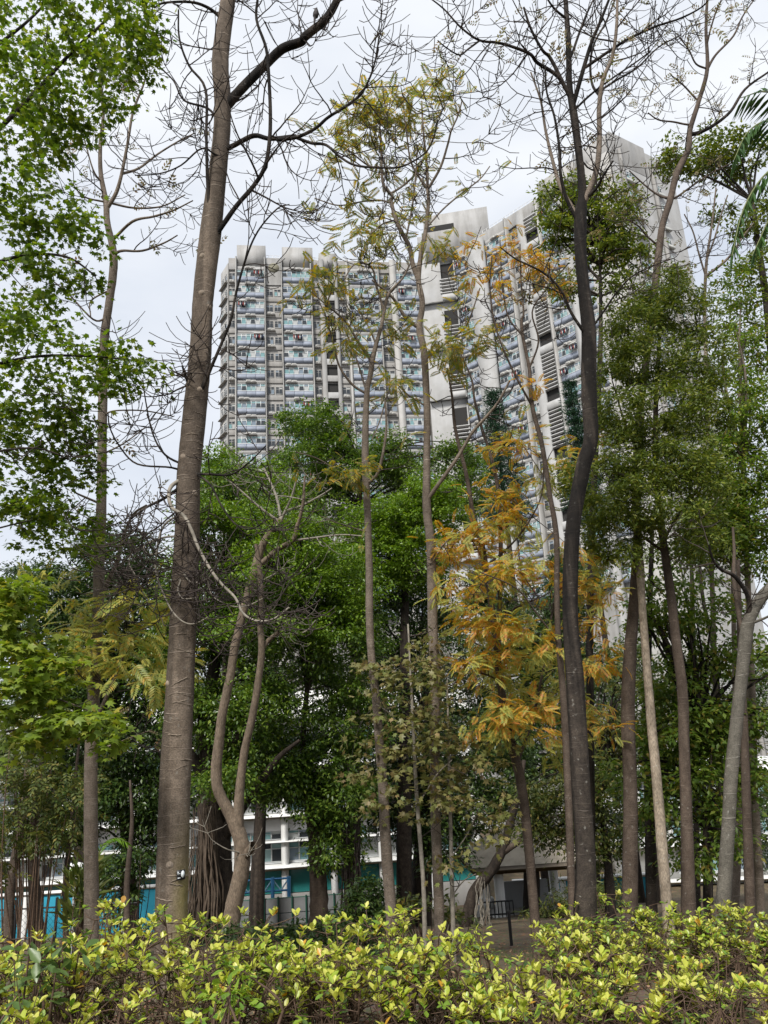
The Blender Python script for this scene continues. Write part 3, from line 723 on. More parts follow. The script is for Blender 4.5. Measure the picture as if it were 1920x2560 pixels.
for i in range(len(col_u) - 1):
    a, c = col_u[i] + .25, col_u[i + 1] - .25
    for k in range(3):
        z = z2 + k * fh
        window(SW, sb, a, c, .42, z + .22, z + fh * .46, WIN4, PANE4); window(SW, sb, a, c, .42, z + fh * .52, z + fh * .68, WIN4, PANE4)
        SW.box('wall_panel', SCH_G, sb, a, c, .3, .585, z + fh * .69, z + fh - .17)
    SW.box('glazing', TEAL, sb, a, c, .3, .58, z2 - 1.75, z2 - .17); SW.box('plinth_wall', CONC_D, sb, a, c, .1, .575, GZ, z2 - 1.8)

R2 = Wing(P(1560, 2150, 62), -6)
rb = thing('low_block', 'pale low building half hidden behind the right hand trunks', 'building', R2.W(8, 4, -9.2))
r0, r1 = R2.on(1540, 2150)[0], R2.on(2050, 2150)[0]
R2.box('wall', SCH_W, rb, r0, r1, .6, 12, GZ, R2.on(1800, 1905)[1])
for k, y in enumerate((1930, 2020, 2110, 2200)):
    z = R2.on(1800, y)[1]; R2.box('slab', SCH_W, rb, r0 - .2, r1, -.3, .59, z - .1, z + .12)
    for j in range(7):
        a = r0 + .4 + j * (r1 - r0) / 7; window(R2, rb, a, a + (r1 - r0) / 7 - .8, .5, z - 1.9, z - .5, WIN4, PANE4)

# turquoise boundary walls
TURQ = plain('paint_turquoise', (.025, .26, .37), .6, .3, noise=.22, scale=.8)
def bwall(label, x0, x1, ytop, Y, psi, m, name='boundary_wall', cope=True):
    g = Wing(P(x0, ytop, Y), psi); u1 = g.on(x1, ytop)[0]; z1 = g.on(x0, ytop)[1]; zb = float(gz(g.W(u1 / 2, 0, 0)[1])) - .3
    t = thing(name, label, 'wall', g.W(u1 / 2, 0, zb + .3))
    n = max(1, int(round(u1 / 3.0)))
    for k in range(n): g.box('wall_panel', m, t, u1 * k / n + .05, u1 * (k + 1) / n - .05, 0, .2, zb, z1 - .12)
    for k in range(n + 1): g.box('pier', SCH_W, t, u1 * k / n - .048 - .12, u1 * k / n + .048 + .12, -.06, .26, zb, z1 - .1)
    if cope: g.box('coping', SCH_W, t, -.2, u1 + .2, -.1, .3, z1 - .098, z1 + .06)
bwall('bright turquoise painted wall with white coping at the lower left', -60, 440, 2243, 46, 1, TURQ)
bwall('turquoise wall glimpsed behind the pavilion and right trunks', 1290, 1640, 2203, 47, -2, TURQ)

# grey corrugated screen with dark green posts and a gate notice
SCR = plain('screen_grey', (.16, .165, .165), .6, .3, noise=.25, scale=1.5); GPOST = plain('post_dark_green', (.012, .06, .04), .5, .4)
FW = Wing(P(590, 2245, 43), 3); fz = FW.on(700, 2247)[1]; f1 = FW.on(870, 2245)[0]; fb = float(gz(43)) - .1
ft = thing('screen_fence', 'grey corrugated screen fence on dark green posts below the school', 'fence', FW.W(f1 / 2, 0, fb))
_b = MB(); n_ = 12
prof = [(0, 0)] + [(k / n_, .35 * (k % 2)) for k in range(1, n_)] + [(1, 0)]
V = [(x, y * .14, z) for z in (0, 1) for x, y in prof]; q = len(prof)
_b.add(V, [np.array([(k, k + 1, q + k + 1, q + k) for k in range(q - 1)])]); _b.add(np.array(V) + [0, .03, 0], [np.array([(k + 1, k, q + k, q + k + 1) for k in range(q - 1)])])
PAN = _b.mesh('panel', SCR)
nb = 8
for k in range(nb):
    u0 = f1 * k / nb; 
    for (a, c) in ((fb + .1, fb + (fz - fb) * .47), (fb + (fz - fb) * .5, fz)): FW.put('panel', PAN, ft, u0 + .03, 0, a, f1 / nb - .06, 1, c - a)
    FW.box('post', GPOST, ft, u0 - .04, u0 + .04, -.08, .08, fb, fz + (1.9 if k in (2, 6) else .1))
for z in (fz, fb + (fz - fb) * .485): FW.box('rail', GPOST, ft, 0, f1, .10, .15, z - .03, z + .04)
us = FW.on(647, 2268)
sg = thing('notice_plate', 'small white notice fixed to a green fence post below the school', 'sign', FW.W(us[0], -.12, us[1]))
FW.box('plate', RAIL, sg, us[0] - .16, us[0] + .16, -.12, -.085, us[1] - .14, us[1] + .14)
# blue trussed gate rail in front of the school
BT = plain('paint_blue', (.035, .16, .33), .5, .4)
TWG = Wing(P(600, 2200, 50), 3); tz0, tz1 = TWG.on(650, 2246)[1], TWG.on(650, 2200)[1]; t1 = TWG.on(722, 2200)[0]
bt = thing('trussed_barrier', 'blue steel barrier with diagonal braces in front of the teal glazing', 'barrier', TWG.W(t1 / 2, 0, float(gz(50))))
_b = MB(); Wp = lambda u, z: TWG.W(u, 0, z)
for z in (tz0 + .35, tz1): _b.bar(Wp(-1, z), Wp(t1, z), .06)
obj('rail', _b.mesh('rail', BT), bt)
_b = MB()
for k in range(3):
    a, c = t1 * k / 3, t1 * (k + 1) / 3; mid = (a + c) / 2
    _b.bar(Wp(a, tz1), Wp(mid, tz0 + .35), .04); _b.bar(Wp(mid, tz0 + .35), Wp(c, tz1), .04)
obj('brace', _b.mesh('brace', plain('paint_pale_blue', (.25, .4, .52), .5)), bt)
for k in range(4): TWG.box('post', BT, bt, t1 * k / 3 - .1, t1 * k / 3 + .1, -.1, .1, float(gz(50)) - .1, tz1 + .1)

# ------------------------------------------------------------------ pavilion
PW = Wing(P(1182, 2172, 33), 3); pu = lambda x, y=2172: PW.on(x, y)[0]; pzz = lambda y, x=1300, w_=0: PW.on(x, y, w_)[1]
p1 = pu(1516); ez0, ez1 = pzz(2182), pzz(2163); pf = pzz(2318)
PAV = concrete('pavilion_roof', (.42, .37, .30), .3, 2, 2); PAVW = concrete('pavilion_white', (.72, .72, .70), .15); FAS = concrete('pavilion_fascia', (.24, .2, .155), .25)
pv = thing('pavilion', 'small open pavilion with hipped concrete roof and white columns among the trees', 'pavilion', PW.W(p1 / 2, p1 / 2, pf))
_b = MB(); D_ = p1
V = [PW.W(u, w_, ez1) for u, w_ in ((0, 0), (D_, 0), (D_, D_), (0, D_))] + [PW.W(D_ * .46, D_ / 2, ez1 + 1.4), PW.W(D_ * .54, D_ / 2, ez1 + 1.4)]
_b.add(V, [np.array([(0, 1, 5, 4), (2, 3, 4, 5)]), np.array([(1, 2, 5), (3, 0, 4)])]); obj('roof', _b.mesh('roof', PAV), pv)
PW.box('fascia', FAS, pv, .02, D_ - .02, .02, D_ - .02, ez0, ez1 - .004)
cx = pu(1258, 2240); 
for u in (cx, D_ - cx):
    for w_ in (.75, D_ - .75):
        PW.box('column', PAVW, pv, u - .17, u + .17, w_ - .17, w_ + .17, pf + .3, ez0 - .002); PW.box('column_base', PAVW, pv, u - .3, u + .3, w_ - .3, w_ + .3, pf - .1, pf + .298)
PW.box('floor', CONC_D, pv, cx - .7, D_ - cx + .7, .2, D_, pf - 1.2, pf - .1)
for k in range(4): PW.box('step', CONC, pv, cx + .35, cx + 2.6, -1.3 + k * .36, .195, pf - .8 - .6, pf - .72 + k * .15)
_b = MB(); 
for u in (cx - .05, cx + .3):
    pass
A = [PW.W(u, w_, z) for u in (cx - .15, cx + .33) for w_, z in ((-1.5, pf - 1.6), (-1.5, pf - .62), (.19, pf + .02), (.19, pf - 1.6))]
_b.add(A, [np.array([(0, 1, 2, 3), (7, 6, 5, 4), (0, 4, 5, 1), (1, 5, 6, 2), (2, 6, 7, 3), (3, 7, 4, 0)])]); obj('cheek_wall', _b.mesh('cheek_wall', PAVW), pv)
BLK = plain('metal_black', (.012, .012, .013), .45, .4)
_b = MB()
for z in (pf + .9, pf + .45): _b.bar(PW.W(.3, .25, z), PW.W(cx + .4, .25, z), .03)
for k in range(9): u = .3 + (cx + .1) * k / 8; _b.bar(PW.W(u, .25, pf - .1), PW.W(u, .25, pf + .9), .02)
obj('railing', _b.mesh('railing', BLK), pv)
BEN = concrete('bench_concrete', (.34, .35, .36), .2)
PW.box('bench_wall', BEN, pv, cx + .5, D_ - cx - .4, D_ - 1.2, D_ - .95, pf - .098, pf + .95)

# black posts, lamp, left fence
def post(label, x, ytop, Y, wpx, group=None):
    p = P(x, ytop, Y); g = float(gz(Y)) - .05; r = wpx * px_m(p) / 2
    b = MB(); b.tube([(p[0], p[1], g), (p[0], p[1], p[2] - .03)], [r, r], 10); b.tube([(p[0], p[1], p[2] - .03), (p[0], p[1], p[2])], [r * 1.25, r * 1.1], 10)
    o = obj('marker_post', b.mesh('marker_post', BLK, True)); tag(o, label, 'post', group)
post('slim black post in front of the pavilion steps', 1271, 2277, 15, 8)
post('black post to the right of the pale flaking trunk', 1685, 2262, 16, 7)
post('black post beside the pale grey trunk at the right', 1770, 2256, 17, 6)
FL = Wing(P(-60, 2270, 24), -2); fl1 = FL.on(345, 2275)[0]; flz = FL.on(100, 2270)[1]
fe = thing('mesh_fence', 'dark wire mesh fence in front of the turquoise wall', 'fence', FL.W(fl1 / 2, 0, float(gz(24))))
_b = MB(); gb = float(gz(24)) - .1
for z in (flz, gb + .25): _b.bar(FL.W(0, 0, z), FL.W(fl1, 0, z), .022)
obj('rail', _b.mesh('rail', BLK), fe)
for k in range(5): FL.box('post', BLK, fe, fl1 * k / 4 - .03, fl1 * k / 4 + .03, -.03, .03, gb, flz + .25)
_b = MB(); h = flz - gb - .3
for k in range(int(fl1 / .16)):
    u = k * .16
    for s in (1, -1):
        a, c = (u, u + h) if s > 0 else (u + h, u)
        if a <= fl1 and c <= fl1: _b.bar(FL.W(a, .0 + .004 * s, gb + .28), FL.W(c, .004 * s, flz - .02), .004, 0, 3)
o = obj('wire_mesh', _b.mesh('wire_mesh', BLK), fe); o['kind'] = 'stuff'
lp = P(188, 2205, 19); g_ = float(gz(19)); t = thing('garden_lamp', 'white square garden lantern on a slim pole beside the left trunk', 'lamp', (lp[0], lp[1], g_))
b = MB(); b.tube([(lp[0], lp[1], g_ - .1), (lp[0], lp[1], lp[2])], [.05, .04], 8); obj('pole', b.mesh('pole', plain('pole_grey', (.3, .31, .31), .5)), t)
b = MB(); b.tube([(lp[0], lp[1], lp[2] + z) for z in (0, .06, .36, .4)], [.09, .19, .21, .12], 4); obj('lantern', b.mesh('lantern', RAIL), t)
# ------------------------------------------------------------------ bare and thin trees of the grove
# 1 the big ringed trunk
big = [(427, 2330, 80), (436, 1996, 77), (448, 1758, 70), (456, 1589, 66), (461, 1475, 65), (468, 1330, 61), (472, 1186, 58), (486, 1041, 58), (500, 896, 55), (505, 795, 51), (510, 723, 51),
       (527, 578, 53), (541, 458, 46), (554, 337, 42), (556, 241, 41), (551, 145, 41), (570, 0, 36), (580, -90, 30), (588, -260, 20)]
t1b = [
 (cA((1205, 560, 26), (1290, 450, 24), (1400, 330, 23), (1480, 250, 23), (1570, 215, 22)) + cC((180, 250, 21), (300, 150, 20), (370, 50, 19), (410, -60, 17), (430, -300, 10)), -.5, B_DARK),
 (taper(cA((1195, 800), (1260, 760), (1350, 710), (1430, 725), (1550, 710)) + cC((0, 970), (130, 950), (250, 890), (340, 810), (450, 740), (560, 650), (620, 540), (650, 450), (680, 330)), 13, 4), -.8, B_DARK),
 (taper(cC((140, 960), (250, 1000), (340, 1010), (430, 1090), (530, 1145), (700, 1160), (850, 1150), (1000, 1060), (1060, 960), (1090, 830)), 8, 3), -1.0, B_DARK),
 (taper(cA((1130, 1260), (1180, 1170), (1250, 1060), (1330, 960), (1380, 870), (1400, 760), (1405, 600), (1395, 400), (1380, 250), (1330, 100), (1340, -40)), 14, 6), -.7, B_DARK),
 (taper(cA((1085, 1260), (1085, 1100), (1075, 900), (1070, 700), (1065, 460), (980, 340), (930, 200), (925, 50)), 10, 4), -.6, B_DARK),
 (taper(cA((1115, 105), (1060, 40), (980, 10), (850, 15), (800, 40)), 9, 4), -.4, B_DARK),
 (taper(cA((1110, 640), (1060, 560), (950, 520), (900, 420), (830, 350)), 7, 3), .5, B_DARK),
 (taper(cA((1190, 820), (1140, 830), (1050, 780), (940, 860), (830, 900), (700, 910)), 6, 3), -.5, B_DARK),
 (taper(cB((1030, 560), (1050, 400), (1085, 300), (1110, 230), (1150, 130), (1200, 0)) + cA((1230, 1500), (1290, 1300), (1350, 1180), (1440, 1080), (1500, 1060)), 11, 3), -.7, B_DARK),
 (taper(cB((985, 400), (965, 310), (945, 235)), 11, 5), -.2, B_DARK),
 (taper(cB((1010, 790), (1100, 795), (1200, 800), (1290, 740), (1380, 650)), 7, 3), -.6, B_DARK),
 (taper(cB((920, 790), (860, 760), (700, 745), (620, 660), (570, 560), (560, 480)), 6, 3), -.4, B_DARK),
 (taper(cB((960, 760), (850, 700), (790, 590), (755, 420), (740, 300)), 6, 3), .3, B_DARK),
 (taper(cB((1000, 640), (1010, 450), (1065, 300), (1085, 150), (1090, 0)), 9, 5), -.25, B_DARK),
 (taper(cB((1040, 850), (1100, 880), (1150, 970), (1220, 1060), (1300, 1085), (1380, 1040)), 6, 3), -.8, B_DARK),
 # pale dead bough, curling
 (taper(cB((1000, 775), (960, 830), (900, 870), (885, 920), (900, 980), (960, 1020), (1000, 1100), (1030, 1180), (1090, 1290), (1150, 1370), (1220, 1440), (1260, 1520), (1330, 1560), (1420, 1550), (1500, 1490)), 11, 5), -.9, TWIG_P),
 (taper(cB((960, 830), (850, 920), (760, 970), (680, 1030)), 9, 5), -.5, B_DARK),
 (taper(cB((1020, 1150), (960, 1132), (880, 1130), (800, 1150), (750, 1180), (770, 1215), (830, 1205), (870, 1180)), 6, 4), -.3, TWIG_P),
 (taper(cB((1045, 1225), (960, 1260), (935, 1310), (945, 1350), (925, 1400), (950, 1445), (1020, 1440)), 5, 3), -.3, TWIG_P),
 (taper(cB((1110, 1310), (1060, 1295), (1010, 1285), (975, 1315), (1000, 1360), (1060, 1350), (1100, 1320)), 6, 4), -.3, TWIG_P),
 (taper(cB((920, 1000), (810, 1080), (785, 1250), (800, 1330), (840, 1420), (890, 1510), (950, 1565), (1010, 1575), (1080, 1540)), 6, 3), -.5, TWIG_P),
 (taper(cB((770, 1200), (700, 1205), (670, 1260), (700, 1320)), 4, 3), -.2, TWIG_P),
 (taper(cB((790, 1300), (755, 1320), (770, 1345), (815, 1335), (820, 1310), (770, 1300)), 4, 3), -.2, TWIG_P),
 (taper(cB((1180, 1400), (1140, 1430), (1150, 1465), (1220, 1490), (1290, 1480), (1370, 1440)), 5, 3), -.4, TWIG_P),
]
T1, sk1, tip1 = tree('bare_tree', 'tall leafless tree with a thick ringed trunk, curling dead bough and black number plate', 'tree', big, 9.0, B_BIG, t1b, (1.3, (.35, 1.2), 1, 20, .58), seg=28, wob=.012, flare=1.12, n=8)
_b = MB(); wd, rd = trace(big, 9.0, 0, 8)
for q in range(46):
    i = int(RNG.uniform(2, 62)); a0 = RNG.uniform(-2.6, -.5); a1 = a0 + RNG.uniform(.5, 1.7); an = np.linspace(a0, a1, 12); rr = rd[i] * 1.006
    sl = RNG.normal(0, .035); pts = np.stack([wd[i][0] + rr * np.cos(an), wd[i][1] + rr * np.sin(an), wd[i][2] + sl * np.cos(an) + RNG.normal(0, .0025, 12)], 1)
    _b.tube(pts, np.array([.0015] + [RNG.uniform(.003, .0065)] * 10 + [.0015]), 5, cap=False)
for q in range(9):
    i = int(RNG.uniform(4, 90)); a_ = RNG.uniform(-2.5, -.6); nn = np.array([cos(a_), sin(a_), 0]); p0 = wd[i] + nn * rd[i] * .95
    _b.tube([p0, p0 + nn * .012, p0 + nn * .02], [.045, .034, .012], 9)
o = obj('ring_scar', _b.mesh('ring_scar', bark('bark_scar', (.14, .11, .082), (.30, .25, .20), False, 0, spot=.2), True), T1); o['kind'] = 'stuff'
# its number plate
pc = P(452, 2187, 9.0); j = int(np.argmin(abs(sk1[:90, 2] - pc[2]))); ax = sk1[j]
def plate(label, px, py, Y, wpx, hpx, rad_px, face=.35):
    c = P(px, py, Y); k = px_m(c); a = face; R_ = rad_px * k
    n_ = np.array([sin(a), -cos(a), 0]); x_ = np.array([cos(a), sin(a), 0]); w_, h_ = wpx * k / 2, hpx * k / 2
    t = thing('number_plate', label, 'plate', c)
    def pl(name, pts, off, th, m):
        V = [c + x_ * u + np.array([0, 0, 1]) * v + n_ * (off + q) for q in (0, th) for u, v in pts]; K = len(pts)
        me = mesh(name, np.array(V), [np.arange(K)[None] + K, np.arange(K)[::-1][None], np.stack([np.arange(K), (np.arange(K) + 1) % K, (np.arange(K) + 1) % K + K, np.arange(K) + K], 1)], m)
        return obj(name, me, t)
    r = .2 * w_
    cor = [(sx * (w_ - r) + r * cos(b), sy * (h_ - r) + r * sin(b)) for sx, sy, b0 in ((1, 1, 0), (-1, 1, pi / 2), (-1, -1, pi), (1, -1, 1.5 * pi)) for b in np.linspace(b0, b0 + pi / 2, 5)]
    pl('plate', cor, 0, .006, BLK)
    PW_ = plain('plate_white', (.66, .70, .70), .5, .3)
    pl('disc', [(w_ * .42 + w_ * .42 * cos(b), h_ * .12 + h_ * .72 * sin(b)) for b in np.linspace(0, 2 * pi, 20)[:-1]], .0065, .001, PW_)
    q = lambda x0, x1, y0, y1: [(w_ * x0, h_ * y0), (w_ * x1, h_ * y0), (w_ * x1, h_ * y1), (w_ * x0, h_ * y1)]
    for nm, a_ in (('mark', (-.78, -.56, .05, .7)), ('mark', (-.78, -.12, -.72, -.5)), ('mark', (-.5, -.12, .18, .32))): pl(nm, q(*a_), .0065, .001, PW_)
    return t
plate('black number plate with a white disc on the thick ringed trunk', 452, 2187, 8.865, 22, 23, 37, .62)

# 2 slim trunk at the left
T2, sk2, tip2 = tree('slim_tree', 'slim brown leafless tree left of the thick ringed trunk', 'tree',
 [(230, 2330, 37), (227, 2050, 33), (228, 1888, 32), (233, 1761, 30), (240, 1635, 28), (246, 1508, 27), (248, 1382, 27), (253, 1282, 25), (255, 1137, 23), (257, 993, 22), (261, 848, 22), (271, 771, 19), (283, 680, 20), (283, 627, 18), (268, 554, 15), (265, 506, 14), (252, 434, 11), (251, 362, 9), (258, 289, 8), (253, 217, 7), (254, 120, 5)], 11.0, B_THIN,
 [(taper(cA((550, 1080), (600, 1000), (630, 900), (660, 750), (690, 580), (740, 450), (760, 380)), 11, 4), -.3),
  (taper(cA((610, 1230), (700, 1140), (800, 1120), (900, 1090), (1000, 1040)), 8, 3), -.8),
  (taper(cA((605, 1320), (640, 1300), (740, 1300), (850, 1260), (920, 1220)), 8, 3), -.5),
  (taper(cA((525, 960), (480, 880), (430, 700), (400, 640)), 5, 3), -.5),
  (taper(cA((560, 1040), (440, 1020), (370, 950)), 5, 3), -.5),
  (taper(cA((630, 920), (720, 880), (820, 800), (930, 730), (1010, 690)), 7, 3), .5),
  (taper(cA((590, 1060), (700, 1080), (840, 1070), (960, 1010)), 6, 3), .4),
  (taper(cA((560, 1500), (470, 1560), (470, 1640)), 5, 3), -.3), (taper(cA((545, 1659), (480, 1659), (350, 1520), (240, 1430)), 6, 3), -.5),
  (taper(cB((545, 1450), (580, 1340), (610, 1260), (640, 1130), (690, 1010), (760, 960)), 13, 5), -.4),
  (taper(cJ((770, 1450), (800, 1380), (870, 1200), (950, 1000), (1000, 850), (1090, 740)), 12, 4), -.4),
  (taper(cB((550, 680), (640, 640), (750, 560)), 5, 3), .4), (taper(cB((555, 480), (600, 465), (750, 470), (900, 500)), 5, 3), -.4),
  (taper(cB((495, 940), (400, 900), (370, 880)), 7, 3), -.4), (taper(cB((480, 1300), (400, 1210), (350, 1180)), 5, 3), -.3),
  (taper(cJ((780, 1670), (850, 1630), (960, 1590), (1060, 1550), (1200, 1500)), 5, 3), -.4)],
 (.95, (.3, 1.0), 1, 12, .65), seg=18, wob=.015)
leaves_at(T2, tip2, .12, 2, PINN_S, .20, L_GREY)
crown(T2, [(330, 1500, 80, 30, 10.6, .5, 10), (300, 1610, 80, 50, 10.6, .6, 8), (390, 1660, 60, 60, 10.5, .5, 10), (270, 1560, 60, 40, 11.2, .5, 6), (170, 1480, 50, 60, 11, .5, 5), (210, 1630, 70, 40, 11, .6, 10)], 7, .30, .30, PINN, L_COMPY, flat=.3, droop=.15, name='leaves')

# 3, 4 the slim pair at the centre
T3, sk3, tip3 = tree('slim_tree', 'slim grey-brown trunk forking in front of the tower, left of the central pair', 'tree',
 [(985, 2440, 31), (978, 2286, 29), (966, 2131, 28), (956, 1939, 24), (951, 1894, 23), (941, 1758, 21), (930, 1657, 19), (924, 1555, 19), (923, 1419, 18), (919, 1284, 17), (913, 1134, 18), (917, 985, 14), (925, 943, 13), (930, 907, 13), (940, 862, 11), (953, 817, 9), (960, 781, 8), (972, 735, 7), (1006, 696, 5), (1025, 660, 4)], 12.0, B_THIN,
 [(taper(cE((830, 1690), (640, 1400), (480, 1150), (350, 1020), (200, 900), (0, 720)), 7, 3), -.8), (taper(cE((920, 1450), (820, 1250), (700, 1050), (600, 880), (560, 700)), 5, 3), .5),
  (taper(cE((975, 1000), (910, 740), (870, 600), (850, 440), (790, 350), (700, 320), (590, 340), (520, 410), (450, 540)), 6, 3), -.6),
  (taper(cE((760, 2130), (560, 2000), (380, 1750), (300, 1450), (200, 1100), (100, 850)), 7, 3), -.5), (taper(cE((770, 2100), (640, 1700), (520, 1400), (430, 1100)), 5, 3), .6),
  (taper([(935, 1216), (952, 1180), (966, 1080), (963, 1000)], 9, 5), -.4), (taper([(915, 1240), (870, 1200), (800, 1150), (740, 1130)], 5, 3), -.6), (taper([(910, 1330), (850, 1310), (800, 1290)], 4, 2.5), -.6)],
 (.85, (.3, .9), 1, 6, .6), seg=16, group=None)
leaves_at(T3, tip3, .18, 2, PINN, .26, L_YELLOW)
crown(T3, [(860, 1195, 40, 22, 11.7, .3, 6), (910, 1165, 40, 15, 11.6, .3, 3), (770, 700, 30, 15, 11.6, .3, 2), (835, 800, 30, 20, 11.6, .3, 3), (855, 860, 30, 30, 11.6, .3, 3), (815, 690, 50, 30, 11.5, .4, 4)], 5, .2, .26, PINN, L_YELLOW, name='leaves')

T4, sk4, tip4 = tree('slim_tree', 'slim grey trunk with yellowing top leaves, right of the central pair', 'tree',
 [(1100, 2440, 27), (1098, 2286, 26), (1087, 1978, 25), (1088, 1708, 25), (1082, 1573, 25), (1077, 1370, 22), (1067, 1270, 21), (1067, 1153, 18), (1067, 1017, 17), (1060, 881, 17), (1048, 821, 16), (1056, 758, 14), (1046, 700, 13), (1052, 640, 12), (1056, 615, 11), (1065, 571, 10), (1071, 506, 9), (1069, 474, 8), (1067, 416, 7), (1058, 325, 5), (1054, 253, 4)], 12.5, B_THIN,
 [([(1046, 700, 13), (1031, 657, 12), (1024, 618, 12), (1007, 586, 11), (993, 557, 11), (978, 506, 9), (980, 488, 8), (957, 456, 7), (953, 362, 6), (950, 325, 4), (948, 280, 3)], -.5),
  (taper(cC((1025, 1310), (1110, 1160), (1160, 1000), (1185, 900), (1230, 800), (1260, 690)), 7, 3), -.6), (taper(cC((780, 1360), (860, 1290), (940, 1200), (1010, 1060), (1080, 900)), 6, 3), .6),
  (taper(cC((710, 1260), (610, 1170), (520, 1080), (420, 1000)), 5, 3), -.4), (taper(cC((770, 1440), (680, 1400), (560, 1400), (400, 1420), (240, 1370)), 5, 3), .5),
  (taper(cC((1000, 1580), (1120, 1450), (1250, 1340), (1380, 1240), (1450, 1150)), 5, 3), .6), (taper(cC((830, 1560), (720, 1550), (620, 1620)), 5, 3), -.4),
  (taper(cC((1020, 1310), (940, 1190), (900, 1100), (880, 960), (860, 800)), 6, 3), -.5), (taper(cC((910, 1650), (930, 1400), (940, 1200), (950, 1000)), 5, 3), -.3),
  (taper([(1074, 1258), (1106, 1207), (1147, 1144), (1182, 1082), (1217, 1041), (1247, 1003), (1274, 952)], 11, 5), -.7), (taper([(1071, 895), (1098, 873), (1130, 846), (1160, 822), (1176, 792), (1200, 720)], 7, 3), -.6),
  (taper([(1046, 825), (1013, 795), (995, 766), (982, 745), (961, 725), (930, 700)], 10, 5), -.4), (taper([(1064, 1010), (1020, 985), (980, 960), (950, 1050), (930, 1100)], 5, 3), -.5)],
 (.95, (.3, .95), 1, 8, .55), seg=16)
leaves_at(T4, tip4, .22, 2, PINN, .24, L_YELLOW, sel=lambda p: True)
crown(T4, [(905, 285, 55, 22, 12.0, .5, 14), (985, 265, 55, 30, 12, .5, 14), (960, 240, 50, 30, 12.2, .5, 9), (1010, 320, 60, 40, 12.6, .6, 9), (880, 340, 40, 40, 12.3, .5, 7), (830, 380, 40, 30, 12, .4, 5), (960, 420, 80, 50, 12.4, .6, 7), (900, 520, 60, 40, 12.6, .5, 8), (880, 590, 50, 40, 12.6, .5, 8), (1100, 215, 45, 20, 12.2, .4, 6), (1110, 255, 40, 20, 12.2, .4, 5), (1095, 610, 45, 16, 12.1, .3, 6), (960, 560, 40, 30, 12.3, .4, 6)], 5, .24, .26, PINN, L_YELLOW, droop=.2, name='leaves')
crown(T4, [(1110, 850, 50, 14, 12, .3, 6), (1190, 840, 40, 12, 12, .3, 4), (980, 820, 30, 16, 12, .3, 3), (1000, 960, 40, 18, 12, .3, 4), (1150, 870, 30, 20, 12, .3, 4), (1110, 900, 30, 10, 12, .3, 3)], 6, .2, .27, PINN, L_YELLOW, droop=.3, name='leaves')

# 5 the dark streaked trunk
T5, sk5, tip5 = tree('dark_tree', 'dark rain-streaked trunk with forking bare crown, thickest at the right', 'tree',
 [(1464, 2330, 61), (1463, 2295, 59), (1464, 2147, 49), (1453, 1978, 46), (1438, 1708, 45), (1427, 1573, 39), (1426, 1438, 38), (1434, 1303, 36), (1458, 1168, 37), (1477, 1096, 36), (1472, 975, 38), (1472, 830, 36), (1461, 734, 31), (1452, 638, 29), (1451, 541, 31), (1456, 493, 22), (1454, 450, 20), (1449, 398, 18), (1435, 289, 19), (1424, 217, 15), (1421, 108, 14), (1414, 0, 11), (1408, -120, 8)], 10.0, B_DARK,
 [([(1462, 520, 17), (1483, 470, 15), (1497, 416, 14), (1501, 344, 13), (1499, 271, 12), (1508, 199, 10), (1530, 145, 9), (1541, 72, 8), (1544, -30, 6)], -.5, B_THIN),
  (taper(cD((405, 1400), (480, 1300), (530, 1200), (590, 1110)), 10, 4), -.4),
  (taper([(1440, 570), (1410, 499), (1398, 434), (1396, 362), (1385, 289), (1367, 231), (1363, 163)], 10, 4), -.5), (taper([(1438, 555), (1396, 470), (1378, 398), (1363, 325), (1352, 253), (1327, 181)], 12, 4), .5, B_THIN),
  (taper(cD((330, 740), (380, 520), (440, 300), (500, 150), (570, -30)), 12, 6), -.5), (taper(cD((380, 520), (560, 380), (700, 280), (880, 190), (1050, 130), (1200, 50), (1270, -30)), 8, 3), -.9),
  (taper(cD((285, 700), (200, 540), (60, 440), (0, 370)) + cC((1520, 300), (1380, 280), (1250, 190), (1130, 60), (1000, -40)), 11, 3), -.9), (taper(cC((1380, 280), (1300, 340), (1240, 380), (1150, 330), (1090, 280)), 5, 3), -.5),
  (taper(cD((270, 650), (160, 420), (100, 350), (20, 200), (-30, 50)), 10, 5), -.5), (taper(cD((490, 740), (440, 620), (430, 450), (460, 300), (540, 150), (600, 0)), 7, 4), .5), (taper(cD((510, 740), (620, 600), (760, 480), (900, 330), (1060, 240)), 6, 3), .6), (taper(cD((340, 770), (440, 660), (560, 560), (760, 420), (850, 350)), 6, 3), -.6), (taper(cD((290, 430), (380, 160), (450, 0)), 7, 4), .4), (taper(cD((265, 150), (180, 60), (120, -30)), 7, 4), -.4),
  (taper(cF((960, 1130), (880, 1000), (830, 880), (740, 790), (600, 720), (520, 660)), 9, 3), -.6), (taper(cF((1000, 1100), (1060, 1000), (1130, 890), (1220, 800), (1400, 720)), 6, 3), -.4)],
 (1.3, (.35, 1.25), 1, 12, .66), seg=22, wob=.015, n=7)
leaves_at(T5, tip5, .10, 2, PINN_S, .19, L_GREY)
